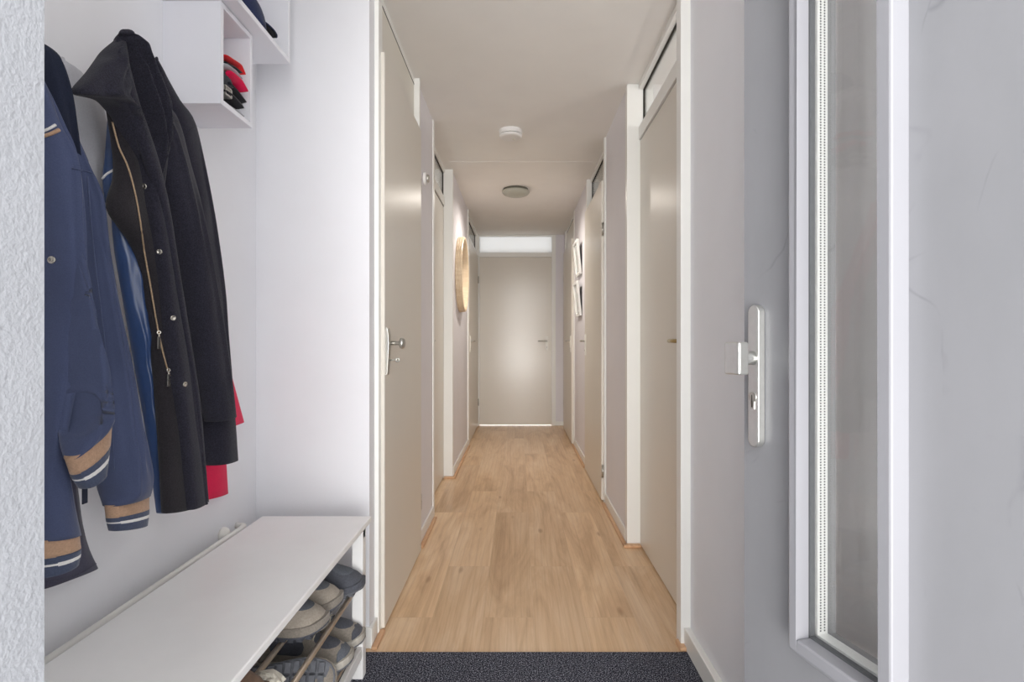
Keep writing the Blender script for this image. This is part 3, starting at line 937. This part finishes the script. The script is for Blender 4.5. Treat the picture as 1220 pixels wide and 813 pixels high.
# charcoal garment low behind the navy jacket
O = Vector((XN, 0.98, 1.40))
g = thing('charcoal_jacket', 'charcoal jacket behind the navy bomber jacket, only its hem corner showing', 'jacket', O)
cj = drape('body', 'charcoal_cloth', g, [(20, 300), (26, 450), (32, 600), (34, 706)], [(62, 300), (80, 450), (98, 620), (117, 677)], -0.880, 0.015, [(0.7, 0.75, 0.12, 0.006, 0.3, 1.0)], 34, 36, amp=0.003, orig=O)
cord_on(g, [cj], [(56, 693), (80, 690), (100, 681), (114, 672)], 0.0012, 'charcoal_cloth', 'hem_seam', O)

# black wool coat
O = Vector((XN, 1.22, 1.62))
g = thing('wool_coat', 'long black wool coat with zip and snap buttons, hanging beside the cube shelf', 'coat', O)
back = drape('back_panel', 'wool_black', g,
      [(184, 72), (186, 100), (196, 200), (208, 300), (225, 430), (236, 520), (240, 555)],
      [(189, 72), (214, 118), (234, 148), (254, 240), (268, 335), (273, 400), (278, 460), (284, 547)], -0.815, 0.042,
      [(0.75, 0.8, 0.06, 0.008, 0.2, 0.9)], 56, 56, amp=0.004, orig=O, seed=2)
lining = drape('lining', 'satin_blue', g,
      [(132, 256), (136, 300), (148, 370), (160, 440), (174, 520), (186, 611)],
      [(150, 254), (172, 330), (180, 390), (188, 440), (195, 520), (200, 612)], -0.812, 0.020,
      [(0.3, 0.35, 0.08, 0.010, 0.1, 0.95), (0.6, 0.5, 0.07, 0.008, 0.25, 0.95), (0.1, 0.15, 0.05, 0.008, 0.3, 0.95)], 60, 40, amp=0.010, nscale=20, orig=O, seed=5)
neck = drape('neck_lining', 'satin_blue', g,
      [(128, 140), (125, 180), (122, 214), (125, 240)],
      [(140, 140), (142, 180), (142, 220), (136, 244)], -0.816, 0.016, [(0.4, 0.3, 0.08, 0.006, 0.0, 1.0)], 24, 32, amp=0.004, orig=O, seed=15)
cord_on(g, [neck], [(122, 214), (127, 208), (135, 203)], 0.0022, 'rib_white', 'piping', O, 14)
facing = drape('facing', 'wool_facing', g,
      [(126, 132), (133, 180), (134, 212), (126, 240), (129, 256), (142, 274), (157, 300), (170, 370), (180, 440), (187, 520), (192, 612)],
      [(150, 130), (168, 190), (182, 240), (198, 330), (212, 430), (226, 520), (236, 604)], -0.782, 0.022,
      [], 60, 44, amp=0.003, orig=O, seed=8)
placket = drape('placket', 'wool_black', g,
      [(140, 125), (156, 180), (166, 240), (176, 300), (190, 400), (200, 470), (209, 540), (216, 608)],
      [(158, 120), (184, 190), (198, 240), (210, 320), (226, 420), (236, 500), (243, 550), (248, 600)], -0.760, 0.020,
      [(0.9, 0.9, 0.06, 0.006, -0.1, 1.2)], 60, 44, amp=0.002, orig=O, seed=3, sq=3.0)
slv = drape('sleeve', 'wool_black', g,
      [(172, 118), (172, 140), (180, 180), (188, 215), (200, 275), (214, 345), (226, 420), (236, 470), (243, 503)],
      [(178, 116), (204, 128), (216, 148), (227, 190), (243, 250), (257, 320), (268, 385), (276, 440), (282, 495)], -0.770, 0.050,
      [(0.35, 0.4, 0.08, 0.007, 0.0, 0.5), (0.7, 0.6, 0.1, 0.006, 0.3, 1.0), (0.1, 0.6, 0.05, 0.008, 0.02, 0.2)], 64, 56, amp=0.005, orig=O, seed=4)
hood = drape('hood', 'wool_black', g,
      [(141, 40), (135, 50), (134, 70), (140, 110), (152, 150), (166, 195), (178, 230)],
      [(161, 40), (174, 50), (187, 76), (200, 104), (206, 128), (204, 160), (196, 225)], -0.745, 0.055,
      [(0.30, 0.62, 0.09, 0.022, -0.2, 0.8), (0.62, 0.95, 0.06, 0.018, -0.2, 0.8), (0.05, 0.3, 0.06, 0.016, 0.1, 0.9), (0.46, 0.80, 0.03, -0.012, -0.1, 0.8)], 56, 64, amp=0.006, orig=O, seed=6, Xend=-0.790)
roll = drape('front_roll', 'wool_black', g,
      [(140, 62), (140, 90), (146, 120), (156, 155), (174, 205), (190, 255), (202, 320), (216, 400), (228, 470), (240, 560), (245, 598)],
      [(150, 60), (158, 90), (166, 120), (178, 155), (192, 200), (204, 255), (214, 320), (227, 400), (239, 480), (245, 550), (249, 598)], -0.742, 0.016,
      [], 70, 30, amp=0.003, orig=O, seed=7)
collar = drape('collar', 'wool_black', g,
      [(138, 48), (120, 62), (102, 86), (85, 106), (88, 113), (112, 117), (130, 133), (146, 165), (160, 190)],
      [(150, 42), (152, 60), (156, 85), (158, 105), (160, 118), (166, 130), (172, 150), (178, 180), (184, 205)], -0.758, 0.024,
      [(0.5, 0.3, 0.08, 0.014, 0.0, 0.6), (0.9, 0.25, 0.06, 0.012, 0.2, 1.0), (0.2, 0.7, 0.05, 0.008, 0.2, 0.8)], 60, 44, amp=0.005, orig=O, seed=9)
cord_on(g, [slv], [(180, 153), (190, 152), (200, 146), (208, 143), (216, 148)], 0.0013, 'wool_black', 'shoulder_seam', O, 20)
cord_on(g, [back], [(222, 160), (230, 152), (236, 151)], 0.0013, 'wool_black', 'shoulder_seam', O, 12)
outer = [facing, placket, collar]
zp = cord_on(g, [facing, placket], [(134, 145), (142, 175), (152, 198), (160, 228), (166, 260), (172, 300), (180, 345), (188, 392), (196, 428), (202, 448)], 0.0018, 'zip_metal', 'zipper', O, 70)
for (px, py) in ((172, 222), (190, 300), (206, 379), (220, 458)):
    snap(g, [placket, facing], px, py, 0.0058, O)
for (px, py) in ((189, 396), (200, 441)):
    h = surf([facing, placket], px, py, O)
    if h:
        p = h[0] + h[2] * 0.003
        m = MB()
        m._rl([(0.002, -0.001), (0.0042, -0.001), (0.0042, 0.001), (0.002, 0.001)], p, h[2], 18)
        m.box(p.x - 0.0012, p.x + 0.0012, p.y - 0.0042, p.y + 0.0042, p.z - 0.036, p.z - 0.009)
        m.tube([p + Vector((0, 0, -0.002)), p + Vector((0, 0, -0.012))], 0.0012, 8)
        m.build('zip_pull', 'snap_metal', g, 0.0006)

# navy bomber jacket
O = Vector((XN, 0.98, 1.58))
g = thing('bomber_jacket', 'navy bomber jacket with tan and white striped ribbing, nearest the entrance', 'jacket', O)
body = drape('body', 'navy_cotton', g,
      [(40, 92), (24, 160), (22, 300), (22, 450), (22, 560), (22, 646)],
      [(50, 90), (74, 140), (94, 190), (104, 300), (98, 420), (80, 520), (88, 590), (97, 636)], -0.785, 0.060,
      [(0.55, 0.75, 0.10, 0.014, 0.1, 0.95), (0.75, 0.85, 0.06, 0.012, 0.2, 0.95), (0.62, 0.55, 0.05, 0.014, 0.35, 0.95), (0.9, 0.6, 0.05, 0.010, 0.0, 0.5)], 64, 64, amp=0.006, orig=O, seed=11, bprof=lambda v: 1 - 0.25 * max(0.0, (v - 0.9) / 0.1) ** 2)
collar = drape('collar', 'navy_dark', g,
      [(44, 50), (30, 80), (36, 130), (60, 176), (92, 215)],
      [(52, 52), (72, 66), (86, 105), (93, 150), (97, 186), (99, 218)], -0.790, 0.045,
      [(0.6, 0.8, 0.08, 0.012, 0.0, 1.0)], 40, 44, amp=0.005, orig=O, seed=12)
slB = drape('sleeve', 'navy_cotton', g,
      [(80, 150), (82, 200), (90, 280), (98, 360), (106, 450), (112, 540), (114, 578), (122, 604)],
      [(86, 148), (110, 200), (124, 232), (131, 290), (143, 360), (158, 430), (172, 505), (183, 560), (180, 588)], -0.780, 0.055,
      [(0.35, 0.45, 0.06, 0.014, 0.0, 0.95), (0.62, 0.6, 0.05, 0.010, 0.1, 0.9), (0.25, 0.2, 0.05, 0.014, 0.3, 1.0), (0.5, 0.75, 0.04, 0.008, 0.5, 1.0), ], 70, 60, amp=0.006, orig=O, seed=13, bprof=lambda v: 1 - 0.45 * max(0.0, (v - 0.9) / 0.1) ** 2)
slA = drape('sleeve', 'navy_cotton', g,
      [(74, 250), (64, 330), (66, 400), (70, 480), (69, 525), (75, 549)],
      [(84, 250), (104, 320), (120, 390), (131, 450), (137, 480), (134, 497)], -0.765, 0.045,
      [(0.55, 0.35, 0.07, 0.016, 0.1, 1.0), (0.8, 0.65, 0.05, 0.014, 0.3, 1.0), (0.2, 0.45, 0.05, 0.014, 0.2, 1.0), (0.4, 0.2, 0.05, 0.008, 0.7, 1.0)], 70, 60, amp=0.005, nscale=12, orig=O, seed=14, Xend=-0.715, bprof=lambda v: 1 - 0.5 * max(0.0, (v - 0.82) / 0.18) ** 2)

def ribbing(parent, rowsL, rowsR, X, b, seed, tn):
    """three knitted bands: tan, navy with a white line, navy"""
    cuts = [(0.0, 0.50, 'rib_tan', 1.0), (0.48, 0.66, 'rib_navy', 1.02), (0.64, 0.73, 'rib_white', 1.035), (0.71, 1.0, 'rib_navy', 1.02)]
    c = None
    for a, e, mt, k in cuts:
        L = [tuple(poly_at(rowsL, a + (e - a) * i / 3)) for i in range(4)]
        R_ = [tuple(poly_at(rowsR, a + (e - a) * i / 3)) for i in range(4)]
        o = drape(('rib_cuff' if c is None else 'stripe') if tn else ('rib_hem' if c is None else 'stripe'), mt, parent if c is None else c, L, R_, X, b * k,
                  [(0.1 * q + 0.05, 0.1 * q + 0.05, 0.02, 0.0012, -1, 2) for q in range(10)], 6, 56, sq=2.2, amp=0.001, orig=O, seed=seed, thick_end=True)
        if c is None:
            c = o
    return c
ribbing(g, [(76, 548), (80, 559), (84, 571), (92, 583)], [(134, 496), (133, 514), (131, 534), (128, 562)], -0.716, 0.019, 1, True)
ribbing(g, [(124, 603), (125, 612), (126, 621), (129, 633)], [(178, 587), (178, 600), (178, 611), (176, 626)], -0.781, 0.024, 2, True)
ribbing(g, [(22, 645), (22, 656), (22, 670), (24, 690)], [(95, 635), (96, 645), (97, 654), (94, 668)], -0.787, 0.040, 3, False)
cord_on(g, [body, collar], [(50, 157), (58, 154), (66, 149)], 0.0022, 'rib_white', 'shoulder_stripe', O, 12)
cord_on(g, [body, collar], [(50, 163), (60, 160), (70, 155)], 0.0030, 'rib_tan', 'shoulder_stripe', O, 12)
cord_on(g, [slB], [(104, 210), (112, 300), (124, 400), (132, 480), (136, 560)], 0.0012, 'navy_cotton', 'sleeve_seam', O, 40)
cord_on(g, [slB, body], [(86, 201), (96, 203), (106, 205), (114, 208)], 0.0012, 'navy_cotton', 'shoulder_seam', O, 16)
snap(g, [body, slA], 62, 310, 0.0065, O)
m = MB()
p = onX(101, 583, -0.77) - O
m.box(p.x - 0.001, p.x + 0.001, p.y - 0.006, p.y + 0.006, p.z - 0.026, p.z + 0.004)
m.build('zip_pull', 'navy_dark', g, 0.0008)

# ------------------------------------------------------------------ things in the shelves
def folded(name, label, cat, mat, path, th, X0, X1, group=None, lining=None, curl=0.0):
    """cloth folded over: a path seen end-on, given thickness and run back into the shelf"""
    base = onX(*path[0], X1)
    o = thing(name, label, cat, base, group=group)
    def slab(nm, mt, pth, tt, x0, x1, par):
        n = 26
        P = [Vector((0, *(onX(*poly_at(pth, k / (n - 1)), X1))[1:])) for k in range(n)]
        N = []
        for k in range(n):
            d = (P[min(k + 1, n - 1)] - P[max(k - 1, 0)]).normalized()
            N.append(Vector((0, -d.z, d.y)))
        rs = []
        J = 10
        for j in range(J + 1):
            f = j / J
            x = x1 + (x0 - x1) * f
            e = math.sqrt(max(0.05, 1 - (2 * f - 1) ** 6))
            top = [Vector((x + 0.006 * math.sin(k * 0.5 + f * 5) * (0 if j == 0 else 1), p.y, p.z)) + n_ * tt * 0.5 * e * max(0.03, 1 - abs(2 * k / (n - 1) - 1) ** 5) ** 0.5 for k, (p, n_) in enumerate(zip(P, N))]
            bot = [Vector((x, p.y, p.z)) - n_ * tt * 0.5 * e * max(0.03, 1 - abs(2 * k / (n - 1) - 1) ** 5) ** 0.5 for k, (p, n_) in enumerate(zip(P, N))]
            rs.append([q - base for q in top + bot[::-1]])
        return MB().rings(rs).build(nm, mt, par, 0, True)
    s_ = slab('cloth', mat, path, th, X0, X1, o)
    if lining:
        slab('lining', lining[0], lining[1], lining[2], X0 + 0.004, X1 - 0.002, o)
    return o

XB0, XB1 = -0.885, -0.757
folded('folded_paper', 'light grey folded sheet lying under the caps in the cube shelf', 'paper', 'pale_cloth', [(267, 120), (273, 125), (283, 132), (292, 139)], 0.004, XB0, XB1)
folded('knit_hat', 'black knitted hat at the bottom of the cube shelf', 'hat', 'cap_black', [(269, 108), (277, 113), (286, 122), (291, 129)], 0.020, XB0, XB1)
folded('grey_glove', 'grey glove on the near side inside the cube shelf', 'glove', 'grey_cloth', [(270, 84), (272, 90), (275, 97), (278, 105)], 0.034, XB0, XB1 - 0.004)
folded('black_cap', 'black cap wedged under the pink scarf in the cube shelf', 'cap', 'cap_black', [(274, 98), (283, 108), (290, 117), (294, 122)], 0.020, XB0, XB1 - 0.003)
folded('pink_scarf', 'pink and white folded scarf in the middle of the cube shelf', 'scarf', 'pink_cloth', [(277, 86), (284, 92), (289, 97), (296, 109)], 0.022, XB0, -0.745, None, ('pale_cloth', [(271, 76), (278, 81), (284, 86), (290, 94)], 0.009))
folded('red_cap', 'red edged black cap topmost in the cube shelf', 'cap', 'red_cloth', [(271, 66), (274, 68), (278, 71), (287, 77), (290, 82), (293, 89)], 0.013, XB0, -0.747, None, ('cap_black', [(271, 74), (275, 77), (281, 80), (290, 87)], 0.013))
p = onX(271, 110, -0.762)
bk = thing('belt_buckle', 'small silver buckle lying on the black hat in the cube shelf', 'buckle', p)
m = MB()
for b in ((-0.03, 0.004, -0.016, 0.016, -0.012, -0.008), (-0.03, 0.004, -0.016, 0.016, 0.010, 0.014), (-0.03, 0.004, -0.016, -0.012, -0.008, 0.010), (-0.03, 0.004, 0.012, 0.016, -0.008, 0.010)):
    m.box(*b)
m.box(-0.03, 0.001, -0.012, 0.012, -0.008, 0.010)
m.build('buckle', 'satin_steel', bk, 0.0015)

# dark cap on the upper shelf
kc = Vector((-0.795, 1.552, sz0 + t))
kp = thing('baseball_cap', 'dark navy cap with curved peak on the wall shelf', 'cap', kc)
rs = []
for i in range(12):
    a = i / 11 * PI / 2
    r_ = 0.080 * math.cos(a) ** 0.8
    z_ = 0.105 * math.sin(a)
    rs.append([Vector((r_ * math.cos(2 * PI * k / 36), r_ * math.sin(2 * PI * k / 36) * 1.08, z_ + 0.004)) for k in range(36)])
crown = MB().rings(rs).build('crown', 'cap_navy', kp, 0, True)
MB().lathe([(0, 0.108), (0.008, 0.108), (0.006, 0.113), (0, 0.114)], (0, 0, 0), (0, 0, 1), 16).build('top_button', 'cap_navy', crown, 0, True)
def peak(dz, inset, th, nm, mt):
    rs = []
    for i in range(14):
        f = i / 13
        y = 0.070 + (0.078 - inset) * f
        hw = (0.078 - inset) * math.sqrt(max(0.02, 1 - (f * 0.97) ** 2.6))
        top, bot = [], []
        for k in range(17):
            x = hw * (k / 8 - 1)
            z_ = 0.070 * (1 - 0.6 * (x / 0.078) ** 2) - 0.016 * f * f + dz
            z_ = max(z_, 0.002 + dz)
            top.append(Vector((x, y, z_ + th)))
            bot.append(Vector((x, y, z_)))
        rs.append(top + bot[::-1])
    return MB().rings(rs).build(nm, mt, kp, 0, True)
peak(0.004, 0.0, 0.004, 'peak', 'cap_navy')
peak(0.0005, 0.004, 0.003, 'peak_lining', 'cap_black')

# ------------------------------------------------------------------ shoes
def shoe(name, label, loc_, rot, mats, scale=1.0, group=None, lugs=True, laces=True, toecap=None, lugmat=None):
    up, panel, sole, mid, lace = mats
    o = thing(name, label, 'shoe', loc_, rot, group)
    o.scale = (scale,) * 3
    xs = [-0.150, -0.146, -0.135, -0.115, -0.085, -0.05, -0.015, 0.02, 0.05, 0.08, 0.105, 0.125, 0.14, 0.149, 0.152]
    wd = [0.010, 0.024, 0.032, 0.036, 0.036, 0.034, 0.036, 0.042, 0.047, 0.049, 0.047, 0.042, 0.033, 0.020, 0.008]
    ht = [0.070, 0.094, 0.104, 0.106, 0.102, 0.101, 0.104, 0.102, 0.094, 0.084, 0.076, 0.068, 0.057, 0.042, 0.026]
    def at(x, arr):
        for i in range(len(xs) - 1):
            if x <= xs[i + 1]:
                k = (x - xs[i]) / (xs[i + 1] - xs[i])
                return arr[i] + (arr[i + 1] - arr[i]) * max(0, min(1, k))
        return arr[-1]
    z0 = 0.024
    def pt(x, th, k=1.0):
        w_, h_ = at(x, wd) * k, z0 + (at(x, ht) - z0) * k
        c, s = math.cos(th), math.sin(th)
        narrow = 1 - 0.30 * max(0.0, s) ** 2 * (1 if x < 0.03 else 0.3)
        return Vector((x, w_ * math.copysign(abs(c) ** 0.75, c) * narrow, z0 - 0.004 + (h_ - z0 + 0.004) * max(0.0, s) ** 0.8))
    fine = []
    for i in range(len(xs) - 1):
        fine += [xs[i], (xs[i] + xs[i + 1]) / 2]
    fine.append(xs[-1])
    rs = []
    for x in fine:
        rs.append([pt(x, PI * k / 20) for k in range(21)])
    upper = MB().rings(rs).build('upper', up, o, 0, True)
    # overlays
    def patch(nm, mt, xa, xb, ta, tb, k, sq=2.0, holes=None):
        grid = []
        n = 14
        for i in range(n + 1):
            r = []
            for j in range(25):
                a = 2 * PI * j / 24
                q = i / n
                x = (xa + xb) / 2 + (xb - xa) / 2 * q * math.copysign(abs(math.cos(a)) ** (2 / sq), math.cos(a))
                th = (ta + tb) / 2 + (tb - ta) / 2 * q * math.copysign(abs(math.sin(a)) ** (2 / sq), math.sin(a))
                r.append(pt(x, th, k - (0.02 if i == n else 0)))
            grid.append(r[:-1])
        MB().rings(grid, True, False).build(nm, mt, upper, 0, True)
    patch('mesh_panel', panel, 0.045, 0.118, 0.30 * PI, 0.70 * PI, 1.025)
    if toecap:
        patch('toe_cap', toecap, 0.122, 0.150, 0.04 * PI, 0.96 * PI, 1.04, 4)
    patch('side_panel', panel, -0.07, 0.03, 0.10 * PI, 0.30 * PI, 1.03, 3)
    patch('side_panel', panel, -0.07, 0.03, 0.70 * PI, 0.90 * PI, 1.03, 3)
    # padded collar, and a dark sheet for the shade in the opening
    ring = []
    path = []
    for k in range(33):
        a = 2 * PI * k / 32
        x = -0.075 + 0.058 * math.cos(a)
        y = 0.026 * math.sin(a)
        path.append(Vector((x, y, at(x, ht) - 0.001 + 0.004 * math.cos(2 * a))))
    MB().tube(path, 0.0075, 10).build('collar', panel, upper, 0, True)
    MB().rings([[Vector((-0.075 + 0.056 * f * math.cos(2 * PI * k / 24), 0.025 * f * math.sin(2 * PI * k / 24), 0.1035 if f > 0.1 else 0.103)) for k in range(24)] for f in (0.99, 0.5, 0.02)], True, False).build('opening_shade', 'cap_black', upper, 0, True)  # shade of the shoe opening, painted dark on the closed upper
    if laces:
        m = MB()
        for i in range(4):
            x = -0.005 + i * 0.016
            w_ = 0.016 + 0.002 * i
            h_ = at(x, ht)
            m.tube([(x, -w_, h_ - 0.004), (x + 0.004, 0, h_ + 0.004), (x + 0.008, w_, h_ - 0.007)], 0.0022, 8)
            m.tube([(x + 0.008, -w_, h_ - 0.007), (x + 0.004, 0, h_ + 0.003), (x, w_, h_ - 0.004)], 0.0022, 8)
        m.build('laces', lace, upper, 0, True)
    # sole
    def sole_ring(z_, k):
        L_, R_ = [], []
        for x in fine:
            L_.append(Vector((x * (1.02 if k > 1 else 1.0), at(x, wd) * k, z_ + 0.016 * max(0, (x - 0.08) / 0.07) ** 2)))
            R_.append(Vector((x * (1.02 if k > 1 else 1.0), -at(x, wd) * k, z_ + 0.016 * max(0, (x - 0.08) / 0.07) ** 2)))
        return L_ + R_[::-1]
    MB().rings([sole_ring(0.014, 1.10), sole_ring(0.018, 1.13), sole_ring(0.028, 1.12), sole_ring(0.034, 1.05)]).build('midsole', mid, o, 0, False)
    m = MB().rings([sole_ring(0.009, 1.04), sole_ring(0.010, 1.10), sole_ring(0.014, 1.12), sole_ring(0.016, 1.08)])
    if lugs:
        for i in range(13):
            x = -0.135 + i * 0.0215
            w_ = at(x, wd) * 1.02
            zz = 0.016 * max(0, (x - 0.08) / 0.07) ** 2
            for (a, b) in ((-0.98, -0.42), (-0.28, 0.28), (0.42, 0.98)):
                m.box(x - 0.008, x + 0.007, w_ * a, w_ * b, zz, zz + 0.008)
    out = m.build('outsole', sole, o, 0.001)
    if lugmat:
        for i in (3, 6, 9):
            x = -0.135 + i * 0.0215
            MB().box(x + 0.0085, x + 0.0120, -at(x, wd) * 0.8, at(x, wd) * 0.8, 0.0015, 0.008).build('lug_insert', lugmat, out)
    return o

hik = ('shoe_suede', 'shoe_mesh', 'shoe_dark', 'shoe_brown', 'lace_pale')
brn = ('shoe_brown', 'shoe_dark', 'sole_rubber', 'midsole_pale', 'lace_pale')
gry = ('shoe_dark', 'shoe_mesh', 'sole_rubber', 'shoe_dark', 'lace_pale')
lth = ('leather_brown', 'leather_brown', 'shoe_dark', 'leather_brown', 'leather_brown')
zr, zl = 0.293, 0.126
shoe('hiking_shoe', 'tan suede hiking shoe with grey mesh toe, nearer of the pair on the upper rack', (-0.649, 1.440, zr), (0, 0, math.radians(-3)), hik)
shoe('hiking_shoe', 'tan suede hiking shoe with grey mesh toe, farther of the pair on the upper rack', (-0.649, 1.548, zr), (0, 0, math.radians(2)), hik)
shoe('grey_shoe', 'grey shoe with thick rounded toe sticking out past the front bench leg', (-0.605, 1.663, zr), (0, 0, math.radians(0)), gry, 0.92, laces=False)
def sole_out(d, toe):
    z_ = -Vector(d).normalized()
    x_ = Vector(toe)
    x_ = (x_ - z_ * x_.dot(z_)).normalized()
    y_ = z_.cross(x_)
    return Matrix((x_, y_, z_)).transposed().to_euler()
shoe('walking_shoe', 'brown walking shoe with grey green toe cap, on the lower rack behind the upturned sole', (-0.622, 1.566, zl), (0, 0, math.radians(-3)), brn, 1.0, toecap='shoe_mesh')
shoe('walking_shoe', 'brown walking shoe on the lower rack, against the front bench leg', (-0.612, 1.672, zl), (0, 0, math.radians(1)), brn, 0.95, toecap='shoe_dark')
shoe('trail_shoe', 'grey trail shoe on its side on the lower rack, pale lugged sole outward', (-0.628, 1.405, 0.183), sole_out((0.05, -0.9, 0.42), (1, 0.05, 0.0)), ('shoe_brown', 'shoe_mesh', 'sole_rubber', 'midsole_pale', 'lace_pale'), 0.98)
shoe('trail_shoe', 'dark trail shoe on its side on the lower rack, yellow inserts in its sole', (-0.700, 1.285, 0.183), sole_out((0.10, -0.9, 0.42), (1, 0.1, 0.0)), gry, 0.95, lugmat='yellow_rubber')
pc = thing('paper_wad', 'crumpled cream paper on the rack rods beside the brown leather shoe', 'paper', (-0.553, 1.212, 0.293))
m = MB()
rs = []
for i in range(9):
    a = PI * i / 8
    r_ = math.sin(a)
    rs.append([Vector(((0.060 * r_ + 0.0001) * math.cos(2 * PI * k / 18), (0.034 * r_ + 0.0001) * math.sin(2 * PI * k / 18), 0.020 - 0.020 * math.cos(a))) * (1 + 0.30 * noise.noise(Vector((math.cos(2 * PI * k / 18) * 2.2, math.sin(2 * PI * k / 18) * 2.2, i * 0.8)))) for k in range(18)])
m.rings(rs).build('paper', 'paper_cream', pc)
pc.scale = (0.62, 0.8, 0.7)
shoe('leather_shoe', 'brown leather shoe nearest the entrance on the upper rack', (-0.665, 1.145, zr), (0, 0, math.radians(-8)), lth, 0.98, lugs=False)

# ------------------------------------------------------------------ light
world = bpy.data.worlds.new('sky')
bpy.context.scene.world = world
world.use_nodes = True
bg = world.node_tree.nodes['Background']
bg.inputs['Color'].default_value = (0.985, 0.99, 1.0, 1)
bg.inputs['Strength'].default_value = 2.5

def light(name, kind, loc_, energy, color=(1, 1, 1), size=0.1, rot=(0, 0, 0), angle=None):
    l = bpy.data.lights.new(name, kind)
    l.energy = energy
    l.color = color
    if kind == 'POINT':
        l.shadow_soft_size = size
    elif kind == 'SUN':
        l.angle = angle
    elif kind == 'AREA':
        l.shape = 'DISK'
        l.size = size
    o = bpy.data.objects.new(name, l)
    C.objects.link(o)
    o.location = loc_
    o.rotation_euler = rot
    return o
# sun for the daylight falling in through the open front door
light('daylight', 'SUN', (0, -1.5, 2.2), 2.9, (1.0, 0.985, 0.96), rot=(math.radians(86), 0, math.radians(1)), angle=math.radians(45))
b_ = light('outside_ceiling_fill', 'AREA', (-0.1, -1.9, 0.25), 45, (1.0, 0.98, 0.95), 1.6)  # added fill lamp behind the camera, aimed up to brighten the ceiling
b_.rotation_euler = (math.radians(90 + 18), 0, 0)
def spot(name, loc_, energy, color):
    l = bpy.data.lights.new(name, 'SPOT')
    l.energy = energy; l.color = color; l.spot_size = math.radians(172); l.spot_blend = 1.0; l.shadow_soft_size = 0.0
    o = bpy.data.objects.new(name, l); C.objects.link(o); o.location = loc_
    return o
spot('hall_fill_spot', (-0.025, 4.80, CEIL - 0.07), 34, (1.0, 0.93, 0.84))  # added fill for the far hall; the ceiling lamp itself is off
light('room_fill_right', 'POINT', (1.5, 2.0, 2.1), 10, (1.0, 0.97, 0.92), 0.0)  # added unseen point lamps that brighten the rooms behind the transoms
light('room_fill_left', 'POINT', (-1.4, 4.6, 2.1), 10, (1.0, 0.97, 0.92), 0.0)
light('room_fill_right_far', 'POINT', (1.5, 4.6, 2.1), 5, (1.0, 0.97, 0.92), 0.0)

sc = bpy.context.scene
sc.view_settings.view_transform = 'Standard'
sc.view_settings.look = 'None'
sc.view_settings.gamma = 1.0
sc.view_settings.use_curve_mapping = False
sc.view_settings.exposure = 0.36
